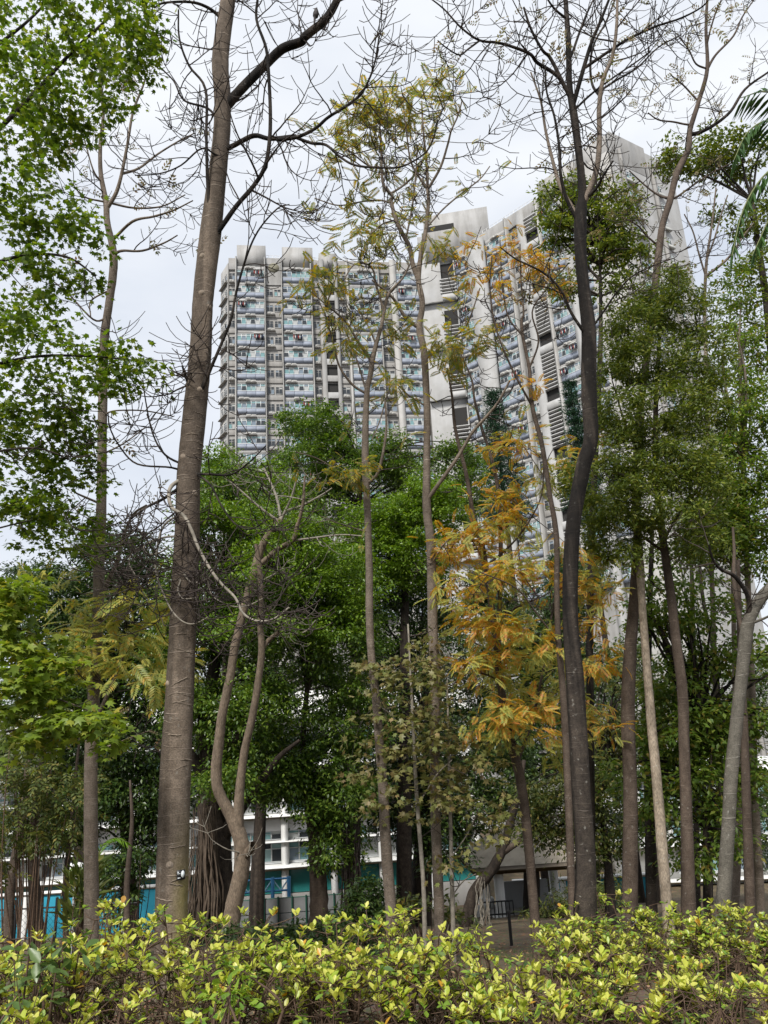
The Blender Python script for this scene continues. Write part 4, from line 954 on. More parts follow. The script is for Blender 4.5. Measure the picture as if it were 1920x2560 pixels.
T5b, sk5b, tip5b = tree('orange_leaf_tree', 'thin trunk pressed close to the left of the dark streaked trunk', 'tree',
 [(1432, 2300, 20), (1417, 1900, 19), (1406, 1708, 17), (1396, 1606, 15), (1392, 1480, 14), (1391, 1340, 14), (1374, 1234, 12), (1355, 1112, 12), (1331, 1017, 11), (1323, 922, 9), (1307, 841, 8), (1304, 800, 7), (1309, 782, 5), (1302, 690, 4), (1300, 610, 3)], 11.5, B_BROWN,
 [(taper([(1320, 915), (1345, 850), (1330, 780), (1360, 730), (1420, 660)], 5, 3), -.5), (taper([(1330, 1010), (1280, 920), (1240, 820), (1225, 720), (1230, 640)], 6, 3), -.5), (taper([(1307, 841), (1270, 790), (1255, 700), (1250, 600)], 5, 3), .4), (taper([(1395, 1600), (1340, 1530), (1290, 1470), (1200, 1430)], 5, 3), -.6)],
 (.8, (.35, .9), 1, 0, .5), seg=10)
crown(T5b, [(1250, 625, 50, 25, 11.3, .4, 6), (1290, 590, 40, 22, 11.3, .4, 4), (1350, 630, 45, 30, 11, .4, 7), (1330, 660, 40, 25, 11.5, .4, 5), (1200, 680, 40, 22, 11.4, .4, 4), (1240, 730, 50, 40, 11.4, .4, 4), (1170, 650, 25, 25, 11.4, .3, 2), (1380, 690, 40, 30, 11.2, .4, 4), (1330, 950, 30, 16, 11.2, .3, 3)], 7, .24, .165, PINN, L_ORANGE, name='leaves')

# 6 the orange-leaved tree
T6o, sk6, tip6 = tree('orange_leaf_tree', 'slender tree carrying layered orange and yellow feathery leaves at the centre right', 'tree',
 [(1345, 2420, 27), (1340, 2330, 25), (1318, 2080, 24), (1300, 1944, 25), (1275, 1843, 22), (1250, 1700, 18), (1235, 1560, 16), (1204, 1356, 14), (1185, 1302, 12), (1174, 1234, 11), (1163, 1174, 10), (1147, 1112, 9), (1136, 1058, 8), (1130, 990, 6), (1118, 920, 4)], 12.6, B_BROWN,
 [(taper([(1245, 1660), (1252, 1400), (1247, 1247), (1231, 1152), (1209, 1085), (1187, 1003), (1179, 949), (1150, 880)], 12, 4), .6), (taper([(1290, 1910), (1330, 1800), (1360, 1660), (1380, 1540)], 9, 4), .8),
  (taper([(1235, 1570), (1290, 1520), (1360, 1490)], 6, 3), -.8), (taper([(1215, 1420), (1290, 1350), (1350, 1250), (1360, 1150)], 6, 3), -.6), (taper([(1204, 1356), (1140, 1340), (1100, 1370)], 5, 3), -.8), (taper([(1250, 1700), (1180, 1680), (1120, 1720)], 5, 3), -.8)],
 (.6, (.3, .8), 1, 4, .5), seg=12)
OR = [(1180, 1340, 80, 28, 12.2, .7, 9), (1250, 1290, 90, 35, 12.4, .8, 9), (1130, 1390, 50, 28, 12.2, .6, 5), (1150, 1470, 70, 30, 12.0, .7, 6), (1300, 1400, 90, 45, 12.3, .8, 9), (1240, 1440, 70, 30, 11.9, .7, 6), (1250, 1560, 110, 26, 11.9, .7, 9), (1180, 1545, 60, 26, 12, .6, 4),
      (1400, 1430, 60, 60, 12.8, .8, 7), (1490, 1430, 60, 60, 13, .8, 7), (1480, 1530, 60, 70, 13, .8, 6), (1330, 1620, 80, 30, 12, .8, 6), (1220, 1660, 80, 30, 12.0, .8, 6), (1240, 1790, 70, 30, 11.9, .6, 7), (1320, 1760, 60, 25, 12, .6, 5), (1300, 1830, 80, 25, 12.2, .7, 5), (1460, 1640, 60, 50, 13, .7, 6), (1310, 1210, 70, 30, 12.5, .6, 4), (1270, 1130, 60, 20, 12.4, .5, 3), (1420, 1150, 50, 50, 12.8, .6, 3), (1300, 1090, 40, 14, 12.4, .4, 2), (1220, 1240, 40, 30, 12.4, .5, 2), (1480, 1780, 60, 60, 13, .7, 5)]
crown(T6o, OR[::2] + [q[:6] + (max(2, q[6] // 2),) for q in OR[1::2]], 12, .34, .205, PINN, L_ORANGE, flat=.25, droop=.12, per=1.0, nparts=200, limbs=sk6, limb_mat=TWIG, limb_r=.014, limb_n=90, name='leaves')
crown(T6o, OR[1::2] + [q[:6] + (max(1, q[6] // 3),) for q in OR[::2]], 11, .32, .205, PINN, L_COMPY, flat=.25, droop=.12, name='leaves')
crown(T6o, [(1340, 1700, 120, 90, 13.2, .8, 22), (1260, 1640, 120, 120, 13.2, .8, 18), (1430, 1850, 80, 80, 13.4, .8, 12)], 11, .32, .205, PINN, L_COMPY, flat=.25, droop=.12, name='leaves')

# 7-15 the trunks at the right
T7d, s_, _ = tree('dark_brown_tree', 'straight dark brown trunk between the streaked trunk and the pale flaking trunk', 'tree',
 [(1575, 2390, 44), (1574, 2295, 41), (1576, 2098, 37), (1576, 1983, 34), (1570, 1793, 34), (1575, 1635, 31), (1585, 1508, 26), (1588, 1413, 19), (1596, 1250, 15), (1602, 1100, 12), (1608, 980, 8)], 13.0, B_BROWN, seg=18)
plate('small black number plate on the straight dark brown trunk', 1585, 2306, 12.80, 17, 17, 20, .45)
T7p, sk7, tip7 = tree('pale_tree', 'pale trunk with flaking bark leaning gently to the left', 'tree',
 [(1682, 2430, 33), (1671, 2295, 28), (1657, 2147, 27), (1646, 1999, 25), (1630, 1825, 23), (1617, 1666, 20), (1605, 1508, 19), (1598, 1382, 20), (1588, 1250, 18), (1596, 1050, 18)], 11.0, B_PALE,
 [([(1596, 1050, 18), (1622, 850, 18), (1645, 650, 18), (1656, 564, 16), (1674, 506, 16), (1692, 434, 16), (1721, 372, 15), (1725, 325, 13), (1747, 253, 11), (1768, 173, 10), (1765, 72, 8), (1770, -40, 6)], 1.4, B_BROWN, 13.5),
  (taper(cD((1120, 1000), (1180, 960), (1280, 890), (1400, 780), (1500, 620), (1659, 500), (1750, 430)), 11, 4), -.6, B_DARK, 14.6), (taper(cD((940, 1510), (900, 1420), (840, 1330), (760, 1240), (700, 1180)), 6, 3), -.5, B_BROWN, 14.6), (taper(cD((890, 1690), (820, 1630), (760, 1560), (650, 1500)), 5, 3), -.4, B_BROWN, 14.6), (taper(cD((930, 1540), (1010, 1440), (1100, 1330), (1250, 1210), (1400, 1130)), 7, 3), .5, B_BROWN, 14.6),
  (taper(cD((1100, 920), (1000, 860), (900, 830), (830, 780)), 5, 3), -.5, B_BROWN, 14.6), (taper(cD((1160, 720), (1080, 600), (990, 520)), 5, 3), -.4, B_BROWN, 14.6), (taper(cD((1245, 480), (1300, 380), (1420, 250), (1480, 120), (1560, 0)), 7, 3), .4, B_BROWN, 14.6), (taper(cD((1235, 440), (1160, 430), (1110, 340), (1040, 250)), 5, 3), -.4, B_BROWN, 14.6), (taper(cD((1230, 260), (1290, 100), (1350, -30)), 5, 3), -.4, B_BROWN, 14.6)],
 (1.2, (.3, 1.0), 1, 8, .75), seg=16, wob=.03, n=7, drift=2.5)
leaves_at(T7p, tip7, .22, 2, PINN_S, .18, L_GREY)
T8, sk8, tip8 = tree('grey_tree', 'smooth pale grey trunk leaning right and forking near the right edge', 'tree',
 [(1800, 2400, 43), (1804, 2320, 37), (1822, 2048, 32), (1827, 1951, 32), (1843, 1793, 30), (1857, 1666, 30), (1864, 1600, 32), (1870, 1560, 30), (1882, 1530, 28), (1905, 1492, 28), (1930, 1465, 26), (1990, 1400, 20), (2040, 1250, 14)], 11.0, B_GREY,
 [(taper(cH((1140, 620), (1150, 450), (1060, 290), (950, 230), (890, 150), (860, 40)), 13, 5), -.5, B_DARK), (taper(cH((1090, 780), (1075, 600), (1050, 300), (1060, 100), (1050, -100)), 15, 6), .4, B_BROWN), (taper(cH((1215, 680), (1327, 610), (1400, 560)), 8, 4), -.4)],
 (.7, (.3, .9), 1, 0, .6), seg=18)
for lab, pts, Y, m, nm in (
 ('thin rust-brown trunk right of the pale grey trunk', [(1880, 2400, 28), (1878, 2330, 26), (1866, 2000, 22), (1860, 1800, 18), (1850, 1600, 14), (1845, 1400, 9)], 14.0, B_BROWN, 'brown_tree'),
 ('slim grey-brown trunk nearest the right edge', [(1912, 2400, 24), (1905, 2330, 22), (1890, 2050, 20), (1872, 1850, 18), (1862, 1700, 14), (1880, 1500, 9)], 15.0, B_THIN, 'brown_tree'),
 ('dark trunk standing close behind the pale flaking trunk', [(1636, 2400, 31), (1630, 2300, 29), (1624, 1990, 26), (1618, 1750, 20), (1625, 1500, 14), (1632, 1300, 8)], 16.0, B_DARK, 'brown_tree'),
 ('grey trunk partly hidden by the pale grey trunk at the right', [(1838, 2400, 26), (1836, 2250, 25), (1846, 2000, 22), (1838, 1700, 14), (1830, 1400, 8)], 18.0, B_THIN, 'brown_tree'),
 ('thin dark trunk rising through the white gap at the right', [(1745, 2330, 16), (1738, 1900, 14), (1733, 1600, 12), (1728, 1380, 9), (1722, 1150, 5)], 19.0, B_DARK, 'brown_tree'),
 ('second thin dark trunk in the white gap, leaning left', [(1812, 2330, 16), (1800, 1900, 15), (1788, 1650, 12), (1755, 1480, 9), (1745, 1300, 5)], 19.5, B_DARK, 'brown_tree')):
    tree(nm, lab, 'tree', pts, Y, m, seg=12, group=None)
tB, skB, tipB = tree('bare_tree', 'small bare tree rising behind the evergreen at the upper right', 'tree',
 [(1775, 1300, 12), (1768, 1000, 11), (1762, 780, 9), (1764, 690, 8), (1768, 640, 7), (1780, 560, 5), (1790, 470, 4)], 16.0, B_THIN,
 [(taper(cD((1225, 1900), (1180, 1750), (1140, 1600), (1080, 1480)), 5, 3), -.4), (taper(cD((1280, 1930), (1400, 1790), (1480, 1650), (1560, 1540)), 8, 3), -.4), (taper(cD((1230, 1790), (1290, 1640), (1330, 1500), (1380, 1350)), 5, 3), .4)], (1.4, (.4, 1.1), 1, 4, .6), seg=8)

# ------------------------------------------------------------------ leafy trees
def far_tree(label, px, ybase, wpx, Y, regions, m, bk, n, rad, size, cat='tree', name='leafy_tree', top=None, tmpl=OVAL2, limb_n=60, group=None, **k):
    cx_ = np.mean([q[0] for q in regions]); cy_ = np.mean([q[1] for q in regions])
    tr = top or [(px, ybase, wpx), (px * .8 + cx_ * .2, (ybase + cy_) / 2, wpx * .7), (px * .4 + cx_ * .6, cy_, wpx * .3)]
    t, sk, _ = tree(name, label, cat, tr, Y, bk, seg=12, wob=.06, flare=1.5, group=group)
    crown(t, [q[:4] + (q[4] if q[4] else Y,) + q[5:] for q in regions], n, rad, size, tmpl, m, limbs=sk[len(sk) // 3:], limb_mat=bk, limb_r=.05, limb_n=limb_n, **k)
    return t, sk
# banyans across the middle
b1top = [(530, 2330, 115), (537, 2200, 92), (532, 2090, 76), (520, 1940, 46), (515, 1800, 40), (540, 1640, 26), (560, 1480, 16)]
tb1, skb = far_tree('dark banyan with aerial roots just right of the thick ringed trunk', 0, 0, 0, 23, [(560, 1330, 120, 90, 0, 2.5, 104), (520, 1500, 100, 150, 0, 2.5, 117), (640, 1560, 120, 120, 0, 2.5, 104), (640, 1760, 140, 70, 0, 2, 72), (520, 1780, 90, 90, 0, 2, 58), (580, 1220, 80, 50, 0, 2, 47), (430, 1640, 60, 130, 0, 2, 52), (570, 1945, 80, 40, 22, 1.5, 26), (630, 1880, 80, 40, 0, 1.5, 24)], L_BANYAN, B_BANYAN, 95, .55, .125, top=b1top, droop=.35)
def roots(parent, x0, x1, y0, y1, Y, n, m, conv=.5):
    b = MB()
    for _ in range(n):
        x = RNG.uniform(x0, x1); xm = (x0 + x1) / 2; ya = RNG.uniform(y0, y0 + .4 * (y1 - y0)); xa = xm + (x - xm) * conv; Yr = Y - .35 + RNG.uniform(-.25, .3)
        pts = np.array([P(xa + (x - xa) * t + RNG.normal(0, 3), ya + (y1 - ya) * t, Yr) for t in np.linspace(0, 1, 7)])
        b.tube(spline(pts, 2), np.linspace(.012, .03, 13) * RNG.uniform(.5, 1.3), 5, cap=False)
    o = obj('aerial_roots', b.mesh('aerial_roots', m, True), parent); o['kind'] = 'stuff'
roots(tb1, 462, 560, 1990, 2330, 22.5, 60, plain('root_brown', (.10, .075, .055), .85, .2, noise=.4, scale=6))
_b = MB()
for pts in ([(545, 2110, 40), (590, 2040, 30), (624, 1989, 26), (660, 1940, 20), (700, 1890, 14), (750, 1850, 8)], [(520, 1960, 34), (480, 1890, 24), (440, 1840, 16), (400, 1800, 10)], [(525, 1900, 30), (590, 1850, 20), (640, 1780, 12)]):
    W, R = trace(pts, 23, -.8); _b.tube(W, R, 9, cap=False)
obj('limb', _b.mesh('limb', B_BANYAN, True), tb1)['kind'] = 'stuff'
b2top = [(800, 2330, 58), (797, 2250, 46), (794, 2150, 42), (792, 2090, 42), (775, 2030, 24), (767, 1940, 18), (758, 1850, 14), (770, 1700, 12)]
tb2, skb2 = far_tree('dark banyan with a crooked forked stem left of the central pair of trunks', 0, 0, 0, 25, [(800, 1470, 130, 90, 0, 2.5, 117), (740, 1360, 110, 80, 0, 2.5, 78), (840, 1620, 130, 110, 0, 2.5, 110), (880, 1790, 110, 100, 0, 2.2, 84), (800, 1900, 110, 70, 0, 2, 65), (870, 1980, 90, 80, 0, 2, 58), (720, 1840, 70, 50, 0, 2, 29), (850, 2110, 70, 60, 0, 1.5, 34), (690, 1480, 70, 90, 0, 2, 46), (700, 1940, 90, 50, 0, 2, 40), (600, 1920, 60, 40, 0, 2, 18), (700, 1965, 110, 40, 0, 2, 40), (780, 2000, 60, 40, 0, 2, 18)], L_BANYAN, B_BROWN, 95, .55, .13, top=b2top, droop=.35)
_b = MB(); W, R = trace([(800, 2095, 36), (825, 2030, 28), (845, 1985, 22), (870, 1930, 14)], 25, -.5); _b.tube(W, R, 9, cap=False); obj('limb', _b.mesh('limb', B_BANYAN, True), tb2)
roots(tb2, 850, 900, 1900, 2330, 24.5, 26, TWIG, .95)
far_tree('dark broad tree behind the slim trunk at the left', 330, 2330, 40, 25, [(150, 1480, 120, 70, 0, 2.5, 78), (300, 1400, 110, 70, 0, 2.5, 78), (170, 1600, 140, 90, 0, 2.5, 91), (330, 1520, 110, 100, 0, 2.5, 91), (300, 1700, 150, 110, 0, 2.5, 117), (330, 1860, 130, 90, 0, 2.2, 91), (150, 1760, 130, 120, 0, 2.5, 104), (340, 2000, 110, 80, 0, 2, 65), (80, 1900, 90, 100, 0, 2, 65), (160, 2030, 110, 70, 0, 2, 50), (370, 2090, 60, 60, 0, 1.5, 26), (250, 1960, 80, 60, 0, 2, 30), (110, 2060, 110, 60, 0, 2, 36), (400, 2000, 60, 70, 0, 2, 26)], L_BANDARK, B_BANYAN, 90, .6, .135, droop=.35)
far_tree('bright green rounded tree between the central pair and the orange leaves', 1010, 2330, 44, 27, [(1000, 1300, 95, 70, 0, 2, 81), (960, 1410, 90, 80, 0, 2, 78), (1070, 1240, 70, 60, 0, 2, 55), (1040, 1390, 90, 90, 0, 2, 72), (1120, 1290, 50, 60, 0, 2, 32), (900, 1330, 50, 50, 0, 2, 29)], L_BRIGHT, B_BANYAN, 110, .5, .125, droop=.2)
far_tree('tall mid green tree in front of the tower foot', 880, 2330, 44, 33, [(810, 1080, 60, 55, 0, 2.5, 65), (760, 1180, 90, 70, 0, 2.5, 72), (860, 1170, 80, 70, 0, 2.5, 65), (730, 1060, 30, 30, 0, 1.5, 18), (960, 1150, 70, 60, 0, 2.5, 58), (1010, 1190, 70, 50, 0, 2, 44), (800, 1260, 130, 60, 0, 2.5, 72), (1130, 1160, 70, 45, 0, 2, 42), (1170, 1220, 60, 60, 0, 2, 34)], L_BANYAN, B_BANYAN, 85, .6, .15, droop=.2)
far_tree('yellowish green treetop left of the crooked pale trunk', 560, 2330, 36, 30, [(560, 1160, 50, 30, 0, 2, 26), (600, 1210, 80, 40, 0, 2, 39), (530, 1190, 40, 40, 0, 2, 21), (690, 1220, 60, 60, 0, 2, 34), (640, 1290, 70, 50, 0, 2, 39), (500, 1260, 40, 50, 0, 2, 18)], L_BRIGHT, B_BANYAN, 55, .55, .14, droop=.2)
far_tree('dark tree mass behind the orange leaves and pavilion', 1330, 2300, 44, 36, [(1330, 1560, 110, 90, 0, 3, 78), (1250, 1700, 120, 120, 0, 3, 91), (1420, 1700, 120, 120, 0, 3, 91), (1330, 1850, 150, 90, 0, 3, 91), (1180, 1850, 110, 100, 0, 3, 72), (1230, 1480, 70, 60, 0, 2, 39), (1120, 1650, 90, 130, 0, 2.5, 65), (1450, 1480, 70, 80, 0, 2.5, 44), (1460, 1900, 90, 80, 0, 2.5, 52)], L_BANDARK, B_BANYAN, 85, .7, .17, droop=.25)
far_tree('dark leafy tree behind the saplings left of the pavilion', 1050, 2330, 60, 29, [(1050, 1850, 110, 90, 0, 2.5, 78), (1040, 2000, 120, 90, 0, 2.2, 78), (1100, 2090, 90, 70, 0, 2, 44), (960, 1950, 60, 110, 0, 2, 52), (1010, 1700, 90, 90, 0, 2.5, 60), (1180, 2010, 90, 60, 0, 2, 39), (980, 1560, 110, 100, 0, 2.5, 70), (1080, 1500, 70, 70, 0, 2.5, 40), (900, 1480, 60, 70, 0, 2, 26), (1240, 1930, 90, 80, 0, 2.5, 50), (1300, 2000, 80, 45, 0, 2, 24), (1250, 1830, 90, 70, 0, 2.5, 40)], L_BANDARK, B_BANYAN, 80, .6, .15, droop=.3)
far_tree('dim broad tree far behind the banyans at the left', 200, 2300, 40, 40, [(90, 1500, 170, 100, 0, 3, 50), (330, 1560, 170, 110, 0, 3, 55), (120, 1720, 190, 110, 0, 3, 60), (380, 1760, 170, 110, 0, 3, 60), (250, 1900, 190, 60, 0, 3, 36)], L_BANDARK, B_BANYAN, 80, .8, .2, droop=.25)
far_tree('dim broad tree far behind the crooked pale trunk', 640, 2300, 40, 41, [(560, 1480, 150, 110, 0, 3, 50), (760, 1530, 150, 110, 0, 3, 50), (560, 1700, 150, 110, 0, 3, 55), (760, 1750, 160, 120, 0, 3, 60), (640, 1880, 170, 70, 0, 3, 45), (900, 1690, 110, 150, 0, 3, 55), (930, 1900, 110, 90, 0, 3, 40), (520, 1900, 120, 60, 0, 3, 26)], L_BANDARK, B_BANYAN, 80, .8, .2, droop=.25)
far_tree('dim tree far behind the trunks at the right', 1640, 2300, 40, 42, [(1600, 1620, 90, 90, 0, 3, 26), (1560, 1800, 110, 110, 0, 3, 40), (1700, 1900, 120, 90, 0, 3, 34), (1850, 1980, 100, 90, 0, 3, 30), (1620, 2010, 120, 70, 0, 3, 30), (1500, 2080, 110, 60, 0, 3, 30), (1700, 2060, 150, 60, 0, 3, 34), (1800, 1750, 120, 90, 0, 3, 30), (1880, 2100, 80, 60, 0, 3, 20)], L_BANDARK, B_BANYAN, 70, .8, .2, droop=.25)
crown(tb2, [(830, 1395, 110, 40, 23, 1, 34), (730, 1325, 90, 40, 23.2, 1, 26), (900, 1470, 70, 50, 23, 1, 20), (770, 1460, 90, 40, 22.8, 1, 22), (850, 1560, 100, 40, 23, 1, 22), (760, 1590, 60, 40, 23, 1, 12)], 80, .45, .115, OVAL2, L_BRIGHT, name='crown')  # lighter leaf colour over the banyan top paints its lit canopy
crown(tb1, [(560, 1290, 90, 40, 21, 1, 26), (640, 1400, 70, 50, 21, 1, 20), (480, 1420, 70, 50, 21, 1, 18), (590, 1560, 80, 40, 21.2, 1, 18)], 70, .4, .11, OVAL2, L_BRIGHT, name='crown')  # lit canopy put into lighter leaves on this banyan too
# conifers against the tower
def conifer(label, x, ytop, ybot, wpx, Y):
    a, b_ = P(x, ytop, Y), P(x, ybot, Y); k = px_m(a); g = float(gz(Y)) - .1
    t = thing('conifer', label, 'tree', (a[0], a[1], g + .1)); m_ = MB(); m_.tube([(a[0], a[1], g), (a[0], a[1], b_[2]), tuple(a)], [.22, .15, .02], 8); obj('trunk', m_.mesh('trunk', B_BANYAN, True), t)
    cs = []; H = a[2] - b_[2]; q = 15
    for i in range(q):
        z = a[2] - H * i / q; rr = wpx * k * (i + .6) / q
        for _ in range(7 + i):
            an = RNG.uniform(0, 2 * pi); f = RNG.uniform(.25, 1); cs.append((a[0] + rr * f * cos(an), a[1] + rr * f * sin(an), z + .12 * rr * f + RNG.normal(0, .08)))
    crown(t, None, 60, .42, .26, NARROW, L_CONI, flat=.3, droop=-.3, tilt=.6, centres=np.array(cs), name='crown')
conifer('dark layered conifer in front of the tower right of the central pair', 1232, 985, 1330, 75, 44)
conifer('dark layered conifer tip left of the dark streaked trunk', 1424, 965, 1330, 62, 46)
conifer('blue-green conifer behind the orange leaves low at the centre right', 1390, 1400, 1720, 90, 40)

# crooked pale-brown trunk
T9, sk9, tip9 = tree('crooked_tree', 'crooked forked pale brown trunk with lopped limbs beside the banyan', 'tree',
 [(575, 2330, 48), (585, 2260, 42), (605, 2170, 40), (602, 2100, 38), (575, 2035, 29), (546, 1977, 27), (541, 1919, 27), (549, 1843, 24), (556, 1785, 23), (576, 1690, 22), (586, 1623, 21), (602, 1555, 21), (620, 1487, 21), (640, 1413, 21), (654, 1369, 19), (678, 1328, 18), (703, 1300, 17)], 18.0, B_CROOK,
 [([(592, 2075, 30), (597, 1977, 24), (610, 1877, 20), (630, 1792, 19), (647, 1690, 18), (654, 1623, 17), (650, 1555, 15), (652, 1487, 14), (648, 1413, 13), (640, 1360, 9)], -.5),
  ([(654, 1425, 14), (701, 1375, 13), (735, 1352, 12), (745, 1311, 10), (757, 1263, 8), (762, 1190, 5)], -.6), ([(652, 1620, 13), (672, 1600, 12), (697, 1580, 10)], -.3),
  ([(606, 2150, 24), (622, 2128, 22), (634, 2112, 21)], -.3),
  ([(703, 1302, 8), (730, 1240, 6), (745, 1180, 4)], -.4, TWIG_P), ([(695, 1305, 8), (650, 1270, 6), (600, 1225, 4), (560, 1190, 3)], -.4, TWIG_P), ([(700, 1300, 8), (690, 1240, 6), (660, 1170, 4)], .4, TWIG_P), ([(735, 1350, 7), (780, 1345, 5), (850, 1337, 4), (905, 1340, 3)], -.4, TWIG_P), ([(697, 1580, 6), (760, 1580, 4), (790, 1550, 3)], -.4, TWIG_P), ([(752, 1290, 7), (790, 1250, 5), (830, 1220, 3)], -.3, TWIG_P)],
 (.22, (.5, 1.5), 1, 0, .6), seg=16, wob=.04, twig_mat=TWIG_P)
crown(T9, [(690, 1330, 50, 40, 17.6, .6, 10), (620, 1280, 70, 50, 18.4, .8, 14), (740, 1280, 40, 50, 18.4, .6, 10), (640, 1450, 40, 50, 17.6, .6, 8), (700, 1560, 40, 30, 17.7, .5, 7), (560, 1560, 40, 50, 18.3, .6, 8), (610, 1700, 50, 60, 18.3, .6, 9)], 40, .3, .10, OVAL2, L_BRIGHT, name='leaves')
# leaning rooty tree by the pavilion
T10, sk10, tip10 = tree('leaning_tree', 'dark leaning trunk with dangling roots left of the pavilion', 'tree',
 [(1160, 2345, 34), (1184, 2236, 30), (1224, 2182, 27), (1258, 2122, 23), (1278, 2048, 20), (1298, 1974, 16), (1310, 1900, 10)], 26.0, B_BANYAN, [([(1256, 2128, 18), (1300, 2100, 14), (1345, 2062, 12), (1370, 2045, 10), (1420, 2035, 6)], -.5, B_BROWN)], seg=12, wob=.06)
roots(T10, 1188, 1225, 2190, 2330, 26, 14, TWIG_P, .8)

# top-left maple: boughs reach in from a trunk left of the frame
T11, sk11, tip11 = tree('maple_tree', 'lush green maple filling the upper left corner', 'tree',
 [(-330, 2300, 70), (-310, 1700, 60), (-290, 1100, 52), (-270, 600, 44), (-250, 200, 34), (-230, -200, 20)], 8.0, B_DARK,
 [(taper([(-270, 600), (-100, 420), (60, 260), (180, 130), (300, 20)], 16, 5), .4), (taper([(-280, 800), (-120, 700), (30, 640), (160, 640), (240, 690)], 12, 4), .5), (taper([(-290, 1050), (-120, 960), (60, 900), (200, 890), (330, 900)], 12, 4), .6), (taper([(-290, 1200), (-100, 1150), (80, 1120), (200, 1160)], 10, 3), .8), (taper([(-260, 300), (-80, 160), (60, 60), (160, -40)], 12, 4), .4), (taper([(-250, 1350), (-60, 1330), (80, 1300)], 9, 3), 1)],
 (1.1, (.25, .8), 0, 0, .6), seg=14)
MP = [(60, 60, 140, 110, 8.2, .8, 48), (250, 60, 110, 90, 8.2, .7, 40), (370, 60, 40, 50, 8.3, .4, 10), (280, 190, 70, 60, 8.3, .6, 19), (340, 130, 50, 40, 8.3, .5, 12), (90, 230, 110, 90, 8.2, .8, 36), (230, 280, 70, 55, 8.4, .6, 16), (60, 380, 90, 80, 8.3, .8, 27), (150, 330, 60, 50, 8.4, .6, 14),
      (120, 530, 130, 60, 8.5, .8, 27), (40, 560, 70, 60, 8.5, .7, 16), (220, 585, 60, 25, 8.5, .5, 9), (60, 680, 100, 40, 8.6, .7, 17), (190, 680, 80, 20, 8.6, .5, 8), (50, 780, 90, 50, 8.6, .8, 17), (110, 860, 130, 50, 8.7, .9, 27), (290, 890, 80, 26, 8.7, .6, 14), (220, 960, 100, 40, 8.7, .7, 17), (80, 970, 110, 50, 8.8, .8, 22), (350, 920, 40, 20, 8.7, .4, 5)]
crown(T11, MP, 21, .27, .092, STAR, L_MAPLE, flat=.35, droop=.3, tilt=.5, nparts=300, name='leaves')
crown(T11, [(100, 1060, 120, 40, 9.6, .9, 24), (60, 1150, 110, 50, 9.8, .9, 24), (180, 1170, 70, 40, 9.8, .8, 14), (60, 1250, 100, 45, 9.8, .9, 22), (150, 1290, 100, 40, 9.8, .8, 18), (200, 1080, 60, 40, 9.7, .6, 9), (240, 1360, 60, 30, 9.8, .6, 6), (80, 1340, 90, 40, 10, .8, 10)], 30, .26, .092, STAR, L_MAPLE, flat=.3, droop=.3, tilt=.4, name='crown')
# lower-left light maple
T12, sk12, tip12 = tree('maple_tree', 'light green layered maple at the left edge below the tall trunks', 'tree',
 [(-150, 2330, 40), (-130, 1900, 34), (-110, 1600, 26), (-90, 1400, 16)], 8.6, B_BROWN, [(taper([(-120, 1750), (0, 1720), (120, 1740), (230, 1780)], 9, 3), -.4), (taper([(-110, 1600), (-20, 1560), (60, 1540)], 8, 3), -.4), (taper([(-120, 1850), (20, 1830), (120, 1800)], 8, 3), -.3)], (.9, (.25, .6), 0, 0, .5), seg=10)
crown(T12, [(40, 1480, 60, 55, 8.2, .5, 19), (30, 1560, 60, 50, 8.2, .6, 15), (30, 1650, 70, 50, 8.2, .6, 17), (120, 1690, 80, 45, 8.2, .6, 17), (50, 1750, 90, 50, 8.2, .6, 20), (170, 1780, 80, 40, 8.2, .6, 17), (240, 1800, 60, 24, 8.1, .4, 9), (90, 1840, 100, 40, 8.2, .6, 13), (270, 1850, 40, 18, 8.1, .4, 5), (140, 1620, 40, 40, 8.4, .4, 6)], 22, .22, .115, STAR, L_MAPLE2, flat=.25, droop=.35, tilt=.3, nparts=250, name='leaves')

# liquidambar saplings in the centre
T13, sk13, tip13 = tree('sapling', 'thin pale sapling stem with brownish green star leaves, left of the two', 'tree', [(1062, 2330, 12), (1058, 2200, 11), (1041, 1977, 10), (1030, 1750, 7), (1020, 1560, 4)], 12.0, TWIG_P, [(taper([(1045, 2020), (1090, 1940), (1130, 1900)], 4, 2), -.4), (taper([(1036, 1860), (980, 1790), (940, 1760)], 4, 2), -.4)], (1.2, (.3, .8), 0, 10, .3), seg=8)
T14, sk14, tip14 = tree('sapling', 'thin pale sapling stem with brownish green star leaves, nearer the pavilion', 'tree', [(1134, 2350, 12), (1131, 2240, 11), (1126, 2040, 9), (1122, 1880, 7), (1118, 1700, 4)], 12.4, TWIG_P, [(taper([(1130, 2130), (1165, 2090), (1190, 2040)], 4, 2), -.4), (taper([(1128, 2230), (1160, 2200), (1190, 2185)], 4, 2), -.4)], (1.2, (.3, .8), 0, 10, .3), seg=8)
SA = [(1000, 1660, 90, 50, 11.8, .7, 13), (930, 1690, 50, 40, 11.6, .5, 6), (1060, 1720, 80, 60, 11.8, .7, 13), (990, 1780, 90, 50, 11.7, .7, 11), (930, 1870, 60, 40, 11.6, .5, 6), (1060, 1840, 90, 60, 11.8, .7, 13), (890, 1930, 40, 20, 11.5, .3, 4), (1000, 1910, 80, 50, 11.7, .6, 9), (940, 2010, 40, 40, 11.6, .5, 4), (1040, 1990, 80, 60, 11.7, .6, 8)]
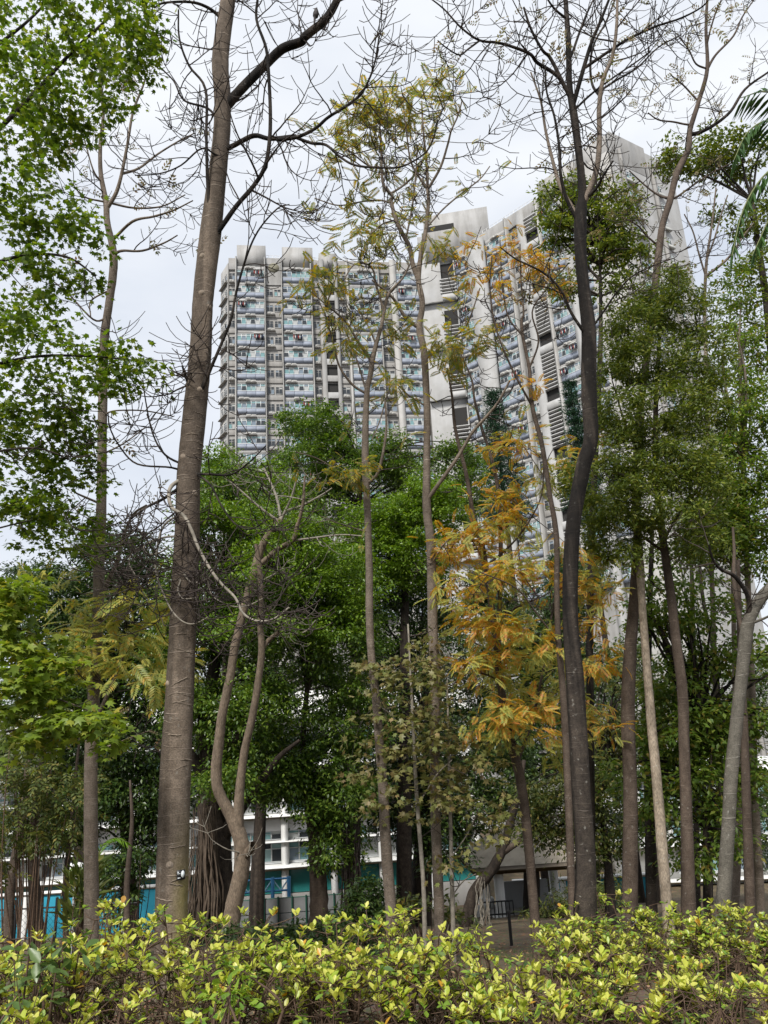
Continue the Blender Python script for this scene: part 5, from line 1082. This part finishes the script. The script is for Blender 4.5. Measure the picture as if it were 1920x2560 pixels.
SB = [(1120, 1780, 80, 70, 12.2, .7, 12), (1110, 1900, 80, 60, 12.2, .7, 12), (1180, 1960, 80, 50, 12, .7, 10), (1220, 2020, 70, 40, 12, .6, 8), (1120, 2010, 70, 50, 12.2, .6, 9), (1200, 1870, 80, 50, 12.2, .7, 9), (1130, 2150, 60, 60, 12.2, .5, 5), (1230, 2090, 40, 20, 12, .4, 3), (1080, 1620, 60, 60, 12.3, .6, 8)]
crown(T13, SA, 15, .25, .105, STAR, L_SAP, flat=.25, droop=.4, tilt=.4, nparts=200, name='leaves', limbs=sk13, limb_mat=TWIG, limb_r=.006, limb_n=60)
crown(T14, SB, 15, .25, .105, STAR, L_SAP, flat=.25, droop=.4, tilt=.4, nparts=150, name='leaves', limbs=sk14, limb_mat=TWIG, limb_r=.006, limb_n=60)

# right-hand evergreen and its neighbours
T15, sk15, tip15 = tree('evergreen_tree', 'dense fine-leaved evergreen right of the dark streaked trunk', 'tree', [(1723, 2400, 42), (1722, 2320, 39), (1718, 2100, 31), (1711, 1888, 27), (1706, 1730, 26), (1690, 1600, 24), (1676, 1480, 22), (1655, 1330, 19), (1640, 1180, 16), (1640, 1000, 12), (1650, 820, 8), (1655, 700, 4)], 13.0, B_BROWN, [(taper([(1630, 1200), (1570, 1080), (1530, 950)], 9, 3), -.6), (taper([(1640, 1000), (1720, 930), (1760, 840)], 8, 3), -.5), (taper([(1636, 1350), (1720, 1250), (1790, 1200)], 9, 3), -.5), (taper([(1640, 1380), (1560, 1300), (1520, 1200)], 8, 3), -.5)], (.8, (.3, .8), 1, 6, .4), seg=12)
EV = [(1660, 730, 60, 50, 12.4, .7, 23), (1560, 790, 50, 50, 12.3, .6, 15), (1600, 800, 80, 60, 12.5, .8, 30), (1700, 790, 90, 60, 12.5, .8, 33), (1530, 900, 50, 60, 12.2, .6, 16), (1620, 910, 100, 70, 12.4, .9, 45), (1740, 920, 90, 90, 12.5, .9, 42), (1550, 1030, 70, 60, 12.2, .7, 27), (1660, 1040, 110, 80, 12.4, .9, 50), (1760, 1030, 70, 60, 12.5, .8, 23), (1700, 1140, 90, 70, 12.4, .9, 33), (1560, 1130, 70, 60, 12.2, .7, 24), (1640, 1180, 110, 60, 12.3, .9, 37), (1740, 1210, 90, 60, 12.3, .8, 29), (1530, 1230, 70, 40, 12.0, .6, 16), (1440, 1190, 50, 40, 11.8, .5, 10), (1610, 1270, 90, 50, 12.3, .8, 24), (1700, 1300, 110, 50, 12.3, .8, 25), (1530, 1330, 70, 60, 12.6, .6, 17), (1480, 1290, 50, 60, 12.8, .6, 11), (1560, 1400, 60, 50, 12.6, .6, 11), (1760, 1340, 90, 50, 12.4, .8, 20)]
crown(T15, EV, 95, .19, .08, LANCE, L_EVER, flat=.8, droop=.25, tilt=.9, name='crown', limbs=sk15, limb_mat=TWIG, limb_r=.012, limb_n=220)
far_tree('light green tree at the right edge behind the evergreen', 1890, 2330, 26, 16, [(1850, 1080, 80, 60, 0, .9, 38), (1790, 1150, 60, 50, 0, .8, 22), (1880, 1180, 70, 70, 0, .9, 42), (1780, 1260, 100, 50, 0, .9, 48), (1870, 1290, 80, 60, 0, .9, 48), (1790, 1360, 110, 40, 0, .9, 45), (1880, 1400, 70, 50, 0, .8, 29), (1690, 1380, 70, 30, 0, .7, 16), (1900, 980, 40, 40, 0, .6, 10), (1840, 980, 90, 70, 0, .9, 26), (1890, 880, 50, 80, 0, .8, 18), (1800, 870, 60, 60, 0, .8, 16), (1830, 720, 60, 60, 0, .8, 12), (1870, 1230, 80, 70, 0, .9, 34), (1800, 1310, 90, 60, 0, .9, 30), (1880, 1080, 60, 60, 0, .8, 22), (1860, 1330, 80, 50, 0, .9, 24)], L_RIGHT, B_THIN, 46, .34, .10, tmpl=OVAL2, droop=.25, limb_n=70)
far_tree('layered green tree low at the right between the pale trunks', 1770, 2340, 20, 15, [(1620, 1510, 50, 60, 0, .7, 16), (1690, 1560, 90, 40, 0, .8, 30), (1770, 1640, 90, 40, 0, .8, 32), (1680, 1700, 80, 50, 0, .8, 30), (1740, 1780, 110, 40, 0, .9, 42), (1660, 1840, 80, 50, 0, .8, 32), (1800, 1860, 90, 40, 0, .8, 32), (1880, 1790, 50, 60, 0, .7, 22), (1700, 1930, 100, 50, 0, .8, 38), (1860, 1950, 70, 50, 0, .7, 22), (1780, 2010, 80, 40, 0, .7, 19), (1570, 1940, 60, 50, 0, .6, 13), (1640, 2030, 60, 40, 0, .6, 13), (1890, 1640, 50, 80, 0, .7, 19), (1700, 1450, 90, 60, 0, .8, 20), (1780, 1520, 70, 60, 0, .8, 12), (1820, 2100, 60, 40, 0, .7, 14), (1720, 2130, 70, 40, 0, .7, 14)], L_RIGHT, B_DARK, 40, .36, .115, tmpl=OVAL2, flat=.25, droop=.3, limb_n=120)
far_tree('olive green tree behind the dark streaked and dark brown trunks', 1530, 2330, 30, 22, [(1500, 1950, 80, 70, 0, 1.5, 40), (1540, 1830, 70, 70, 0, 1.5, 34), (1420, 1990, 90, 60, 0, 1.5, 40), (1500, 2080, 80, 60, 0, 1.2, 32), (1350, 2000, 60, 60, 0, 1.2, 24), (1560, 1680, 60, 80, 0, 1.5, 30), (1640, 1780, 60, 80, 0, 1.5, 26), (1400, 2090, 60, 30, 0, 1, 16), (1480, 2130, 40, 40, 0, 1, 10), (1330, 2075, 40, 24, 0, 1, 7)], L_UNDER, B_DARK, 60, .45, .12, tmpl=OVAL2, droop=.3)
far_tree('grey-green feathery tree far behind the right hand trunks', 1770, 2320, 26, 34, [(1700, 1720, 60, 80, 0, 2, 30), (1800, 1830, 90, 60, 0, 2, 34), (1780, 2030, 90, 70, 0, 2, 34), (1880, 2050, 70, 80, 0, 2, 30), (1880, 1700, 50, 70, 0, 2, 20), (1650, 1900, 60, 60, 0, 2, 20)], L_BANDARK, B_DARK, 70, .6, .15, droop=.3)
far_tree('leafy crown against the right wing of the tower behind the dark streaked trunk', 1480, 2330, 22, 15.5, [(1400, 510, 60, 45, 0, .7, 26), (1390, 580, 50, 40, 0, .6, 18), (1480, 520, 60, 60, 0, .7, 26), (1540, 560, 70, 60, 0, .8, 32), (1500, 620, 80, 40, 0, .7, 26), (1560, 480, 40, 30, 0, .5, 9), (1440, 470, 40, 30, 0, .5, 10), (1420, 690, 40, 50, 0, .6, 12), (1590, 640, 50, 50, 0, .6, 12), (1540, 720, 50, 40, 0, .6, 10)], L_EVER, B_DARK, 55, .3, .10, tmpl=OVAL2, droop=.2, top=[(1480, 2330, 22), (1475, 1500, 18), (1500, 900, 12), (1500, 620, 6)], limb_n=70)
far_tree('dark green crown at the upper right below the palm fronds', 1850, 2330, 24, 17, [(1690, 390, 45, 36, 0, .7, 18), (1790, 370, 50, 36, 0, .7, 20), (1860, 390, 70, 40, 0, .8, 28), (1740, 400, 40, 30, 0, .6, 9), (1900, 560, 40, 80, 0, .7, 18), (1880, 680, 50, 70, 0, .7, 16), (1840, 780, 50, 60, 0, .7, 12), (1900, 860, 40, 70, 0, .7, 14), (1800, 560, 60, 30, 0, .7, 5)], L_EVER, B_DARK, 60, .34, .11, tmpl=OVAL2, droop=.2, top=[(1960, 2330, 30), (1950, 1500, 26), (1930, 900, 20), (1880, 500, 10)], limb_n=14)

# palm fronds
def frond(b, pts, Y, n, ln, up, m=None):
    W, R = trace([(x, y, 5) for x, y in pts], Y); V, F = tube(W, np.linspace(.02, .005, len(W)), 5); b.add(V, [F])
    idx = np.linspace(0, len(W) - 1.001, n).astype(int); pos = []; d = []; nr = []; s = []
    for q, i in enumerate(idx):
        tn = unit(W[min(i + 1, len(W) - 1)] - W[max(i - 1, 0)]); sd_ = unit(np.cross(tn, [0, 0, 1]))
        for sg_ in (-1, 1): pos.append(W[i]); d.append(unit(tn * .8 + sd_ * sg_ * .9 + np.array([0, 0, up]) + RNG.normal(0, .07, 3))); nr.append(unit(np.array([0, 0, 1]) + RNG.normal(0, .2, 3) + sd_ * sg_ * .5)); s.append(ln * (1 - .5 * abs(q / n - .4)) * RNG.uniform(.9, 1.1))
    return leafarr((NARROW[0] * np.array([1, .42, 1]), NARROW[1]), np.array(pos), np.array(d), np.array(nr), np.array(s))
pb = P(2100, 420, 7.5); pt = thing('palm', 'palm with drooping fronds entering at the upper right edge', 'palm', (pb[0], pb[1], float(gz(7.5))))
b = MB(); b.tube([(pb[0], pb[1], float(gz(7.5)) - .1), tuple(pb)], [.14, .1], 12); obj('trunk', b.mesh('trunk', B_GREY, True), pt)
for pts in ([(2100, 420), (2010, 330), (1930, 300), (1870, 330), (1835, 400)], [(2100, 420), (2000, 400), (1920, 430), (1860, 520), (1830, 640)], [(2100, 420), (2010, 280), (1920, 230), (1850, 245)], [(2100, 420), (2020, 450), (1940, 520), (1880, 640)]):
    b = MB(); V, F = frond(b, pts, 7.5, 46, .42, -.75); b.add(V, F, 1); obj('frond', b.mesh('frond', [GREENW, L_PALM]), pt)
pb = P(250, 2330, 16); pt = thing('young_palm', 'young palm with one bright green frond right of the slim left trunk', 'palm', (pb[0], pb[1], float(gz(16))))
for pts in ([(236, 2260), (238, 2190), (252, 2120), (285, 2095), (318, 2105)], [(236, 2260), (228, 2200), (200, 2170), (185, 2180)]):
    b = MB(); V, F = frond(b, pts, 16, 34, .34, -.35); b.add(V, F, 1); obj('frond', b.mesh('frond', [GREENW, L_PALMB]), pt)

# understorey shrubs
def shrub(label, regions, Y, m, tmpl, n, rad, size, name='shrub', **k):
    x = np.mean([q[0] for q in regions]); p = P(x, 2320, Y); g = float(gz(Y)); t = thing(name, label, 'shrub', (p[0], p[1], g)); b = MB()
    C_ = clumps([q[:4] + (q[4] if q[4] else Y,) + q[5:] for q in regions])
    for c in C_[RNG.choice(len(C_), min(26, len(C_)), replace=False)]:
        a = np.array([p[0] + (c[0] - p[0]) * .4, c[1], float(gz(c[1])) - .05]); b.tube(spline([a, (a + c) / 2 + RNG.normal(0, .08, 3), c], 4), np.linspace(.016, .005, 9), 5, cap=False)
    o = obj('stems', b.mesh('stems', TWIG_H, True), t); o['kind'] = 'stuff'
    crown(t, None, n, rad, size, tmpl, m, centres=C_, name='leaves', **k); return t
shrub('dark olive leafy undergrowth at the left edge', [(60, 1900, 80, 60, 0, .8, 20), (140, 1960, 90, 60, 0, .8, 22), (60, 2040, 90, 60, 0, .8, 20), (150, 2060, 70, 50, 0, .8, 14), (30, 2130, 50, 40, 0, .7, 6), (90, 1800, 110, 50, 0, .8, 16)], 13.5, L_UNDER, PINN_S, 8, .26, .24, flat=.35, droop=.4)
for lab, pts, Y in (('slanting thin dark trunk at the left edge', [(20, 2330, 26), (28, 2200, 24), (55, 2060, 20), (70, 1900, 12)], 15), ('dark mossy trunk in front of the turquoise wall', [(95, 2340, 34), (88, 2250, 30), (82, 2120, 26), (90, 2000, 20), (110, 1850, 10)], 14.5), ('thin stem left of the slim left trunk', [(165, 2330, 16), (165, 2200, 15), (180, 2050, 12), (190, 1930, 8), (205, 1800, 4)], 14), ('slim stem among the dark bushes right of the slim left trunk', [(318, 2330, 18), (318, 2200, 15), (330, 2060, 10), (325, 1950, 5)], 19)):
    tree('understorey_tree', lab, 'tree', pts, Y, B_BROWN, seg=10)
shrub('dark rounded bush between the slim left trunk and the thick trunk', [(290, 2180, 60, 36, 0, .8, 26), (340, 2150, 40, 40, 0, .7, 14), (300, 2250, 60, 40, 0, .7, 16)], 20, L_BANDARK, OVAL2, 40, .3, .12)
shrub('tall lance-leaved clump beside the slim left trunk', [(205, 2230, 30, 60, 0, .4, 12), (190, 2300, 40, 30, 0, .4, 8)], 13.2, L_UNDER, NARROW, 16, .2, .3, tilt=.8, droop=-.9)
shrub('low dark green bush left of the slim central trunk', [(925, 2230, 50, 45, 0, .8, 30), (880, 2290, 50, 40, 0, .7, 20), (960, 2290, 50, 40, 0, .7, 16)], 19, L_BANDARK, OVAL2, 46, .3, .11)
shrub('thin leafy shoots around the sapling stems', [(1080, 2270, 60, 30, 0, .5, 10), (1020, 2270, 50, 25, 0, .5, 7), (1150, 2290, 40, 30, 0, .5, 6)], 13.2, L_UNDER, OVAL2, 18, .2, .10)
shrub('dark bushes inside and beside the pavilion', [(1400, 2260, 60, 40, 0, 1, 22), (1530, 2240, 40, 60, 0, .9, 22), (1350, 2300, 50, 30, 0, .8, 12), (1540, 2310, 50, 30, 0, .8, 14)], 29.5, L_UNDER, NARROW, 50, .4, .22)
shrub('dark brushwood behind the hedge gap', [(760, 2340, 120, 30, 0, 1, 36), (620, 2345, 120, 26, 0, 1, 30), (900, 2350, 80, 30, 0, 1, 22), (430, 2340, 120, 24, 0, 1, 16)], 16, L_BANDARK, OVAL2, 44, .28, .10)

# ------------------------------------------------------------------ yellow-green hedges
def hedge(label, spans, nstem, nparts, seed, hgt, mix, Yvar=.8, leafsize=.060, ros=(2, 4), dead=5):
    """spans: (px x0, px x1, px top y, distance); stems fork, tips carry rosettes of upright leaves"""
    global RNG
    RNG = np.random.default_rng(seed); st = MB(); LP, LD, LN, LS, LM = [], [], [], [], []
    x0 = np.mean([s[0] for s in spans]); c0 = P(np.mean([(s[0] + s[1]) / 2 for s in spans]), 2400, spans[0][3])
    t = thing('hedge', label, 'hedge', (c0[0], c0[1], float(gz(c0[1]))))
    tot = sum(s[1] - s[0] for s in spans)
    for (xa, xb, yt, Y) in spans:
        for _ in range(max(2, int(nstem * (xb - xa) / tot))):
            x = RNG.uniform(xa, xb); Yi = Y + RNG.uniform(-.25, Yvar)
            tp = P(x, yt, Y); top = tp[2] - .17 + RNG.normal(-.05, .09); base = np.array([P(x, yt, Yi)[0] + RNG.normal(0, .12), Yi + RNG.normal(0, .12), 0]); base[2] = float(gz(base[1])) - .04
            h = max(.25, top - base[2]); tip = np.array([P(x, yt, Yi)[0], Yi, base[2] + h])
            ax = spline([base, base + (tip - base) * .5 + RNG.normal(0, .06, 3), tip], 4); st.tube(ax, np.linspace(RNG.uniform(.006, .013), .004, len(ax)), 5, cap=False)
            for k in range(RNG.integers(8, 14)):
                i = RNG.integers(3, len(ax)); d = unit(np.array([RNG.normal(0, .8), RNG.normal(0, .8), RNG.uniform(.2, 1.1)])); l_ = RNG.uniform(.1, .32) * h / .8
                e = ax[i] + d * l_; e[2] = min(e[2], top + RNG.uniform(-.05, .09)); bp = spline([ax[i], (ax[i] + e) / 2 + RNG.normal(0, .025, 3), e], 3); st.tube(bp, np.linspace(.0048, .0026, len(bp)), 4, cap=False)
                hi = (e[2] - base[2]) / h
                if hi < .66 and RNG.uniform() < .80: continue
                if RNG.uniform() > .9: continue
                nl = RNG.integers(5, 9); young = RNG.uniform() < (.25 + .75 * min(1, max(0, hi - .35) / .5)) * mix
                for q in range(nl):
                    a = q * 2.4 + RNG.normal(0, .3); el = RNG.uniform(.25, 1.15) if young else RNG.uniform(-.35, .6)
                    dd = np.array([cos(a) * cos(el), sin(a) * cos(el), sin(el)]); back = (nl - q) * .008
                    LP.append(e - unit(e - ax[i]) * back); LD.append(dd); LN.append(unit(np.array([-cos(a) * sin(el), -sin(a) * sin(el), cos(el)]) + RNG.normal(0, .3, 3))); LS.append(leafsize * RNG.uniform(.45, 1.4) * (1 if young else .92))
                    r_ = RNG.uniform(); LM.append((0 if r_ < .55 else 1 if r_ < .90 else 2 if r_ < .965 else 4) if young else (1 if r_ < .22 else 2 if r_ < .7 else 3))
            for k in range(dead):
                d = unit(np.array([RNG.normal(0, 1), RNG.normal(0, 1), RNG.uniform(.1, 1)])); i = RNG.integers(1, len(ax) - 2); e = ax[i] + d * RNG.uniform(.15, .4); st.tube([ax[i], (ax[i] + e) / 2 + RNG.normal(0, .03, 3), e], [.004, .003, .002], 4, cap=False)
    o = obj('stems', st.mesh('stems', TWIG_H, True), t); o['kind'] = 'stuff'
    LP, LD, LN, LS, LM = map(np.array, (LP, LD, LN, LS, LM))
    order, ok = visible_rank(LP, LS); pick = order[:nparts]; keep = np.ones(len(LP), bool); keep[pick] = False
    for m_ in range(5):
        pk = [i for i in pick if LM[i] == m_]
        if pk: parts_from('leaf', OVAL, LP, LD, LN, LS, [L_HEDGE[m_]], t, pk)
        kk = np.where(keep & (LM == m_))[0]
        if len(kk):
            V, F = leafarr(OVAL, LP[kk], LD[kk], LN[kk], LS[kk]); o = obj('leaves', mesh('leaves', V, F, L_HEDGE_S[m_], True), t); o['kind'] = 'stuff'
    return t
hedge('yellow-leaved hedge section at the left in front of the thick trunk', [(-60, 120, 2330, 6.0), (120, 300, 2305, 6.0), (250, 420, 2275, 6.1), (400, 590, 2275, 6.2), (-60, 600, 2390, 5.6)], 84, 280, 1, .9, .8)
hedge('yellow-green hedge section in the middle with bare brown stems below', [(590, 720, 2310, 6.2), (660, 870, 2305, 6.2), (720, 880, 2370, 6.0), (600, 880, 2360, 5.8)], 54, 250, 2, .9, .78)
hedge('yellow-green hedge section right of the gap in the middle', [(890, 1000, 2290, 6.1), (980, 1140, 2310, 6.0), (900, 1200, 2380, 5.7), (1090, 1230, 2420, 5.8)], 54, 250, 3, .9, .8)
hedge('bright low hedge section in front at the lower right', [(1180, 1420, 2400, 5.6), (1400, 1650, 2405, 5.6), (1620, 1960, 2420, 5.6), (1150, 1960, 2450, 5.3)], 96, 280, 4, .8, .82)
hedge('green hedge bank behind at the right, left of the trunk gap', [(1335, 1480, 2285, 9.0), (1450, 1640, 2275, 9.2), (1340, 1640, 2340, 8.6)], 84, 150, 5, .8, .55, 1.1)
hedge('green hedge bank behind at the far right below the grey trunk', [(1640, 1780, 2280, 8.8), (1760, 1960, 2285, 8.8), (1650, 1960, 2350, 8.4)], 84, 150, 6, .8, .6, 1.1)
RNG = np.random.default_rng(77)
shrub('small pale-leaved twiggy plant beside the black post', [(1185, 2350, 30, 30, 0, .25, 9), (1210, 2340, 20, 20, 0, .2, 4)], 8.4, L_HEDGE_S[1], OVAL, 9, .1, .06)
shrub('broad dark-leaved weeds under the left hedge', [(130, 2380, 60, 50, 0, .3, 8), (110, 2460, 50, 30, 0, .3, 4)], 5.7, L_HEDGE_S[3], OVAL, 9, .13, .10)
shrub('green weeds under the middle hedge', [(560, 2520, 60, 40, 0, .3, 9), (600, 2470, 40, 30, 0, .3, 4)], 5.4, L_HEDGE_S[2], OVAL, 10, .1, .06)

# leaf litter and grass tufts
n = 9000; pos = np.stack([RNG.uniform(-6, 7, n), 4.6 + 12 * RNG.uniform(0, 1, n) ** 1.6, np.zeros(n)], 1); pos[:, 2] = gz(pos[:, 1]) + RNG.uniform(.004, .03, n)
an = RNG.uniform(0, 2 * pi, n)
V, F = leafarr(OVAL2, pos, np.stack([np.cos(an), np.sin(an), RNG.normal(0, .15, n)], 1), unit(np.array([0, 0, 1.]) + RNG.normal(0, .25, (n, 3))), RNG.uniform(.035, .085, n))
o = obj('leaf_litter', mesh('leaf_litter', V, F, L_LITTER)); tag(o, 'brown fallen leaves scattered over the soil', 'leaves', kind='stuff')
n = 9000; c = np.stack([RNG.uniform(-6, 7, 420), 4.8 + 9 * RNG.uniform(0, 1, 420)], 1)[RNG.integers(0, 420, n)] + RNG.normal(0, .1, (n, 2)); pos = np.concatenate([c, gz(c[:, 1])[:, None] - .005], 1)
V, F = leafarr(BLADE, pos, unit(RNG.normal(0, .5, (n, 3)) + np.array([0, 0, 1.])), unit(RNG.normal(0, 1, (n, 3))), RNG.uniform(.05, .14, n))
o = obj('grass_tufts', mesh('grass_tufts', V, F, L_GRASS)); tag(o, 'thin grass tufts on the bare soil', 'grass', kind='stuff')

# bird on the right bough of the thick trunk
bp = P(790, 34, 8.6); t = thing('bird', 'small dark bird perched on a bough near the top', 'bird', bp)
b = MB(); ax = np.array([bp + q for q in [(-.01, 0, .10), (0, 0, .085), (.004, 0, .05), (.0, 0, .0), (-.01, 0, -.05), (-.02, 0, -.085), (-.03, .0, -.18), (-.032, 0, -.2)]])
b.tube(spline(ax, 3), np.interp(np.linspace(0, 7, 22), np.arange(8), [.004, .024, .03, .045, .04, .018, .012, .008]), 10)
obj('body', b.mesh('body', plain('plumage_dark', (.05, .045, .045), .7, .2, noise=.3, scale=30), True), t)
b = MB(); b.tube([bp + np.array(q) for q in [(-.015, -.005, .09), (-.045, -.012, .085)]], [.007, .001], 6); obj('beak', b.mesh('beak', BLK), t)
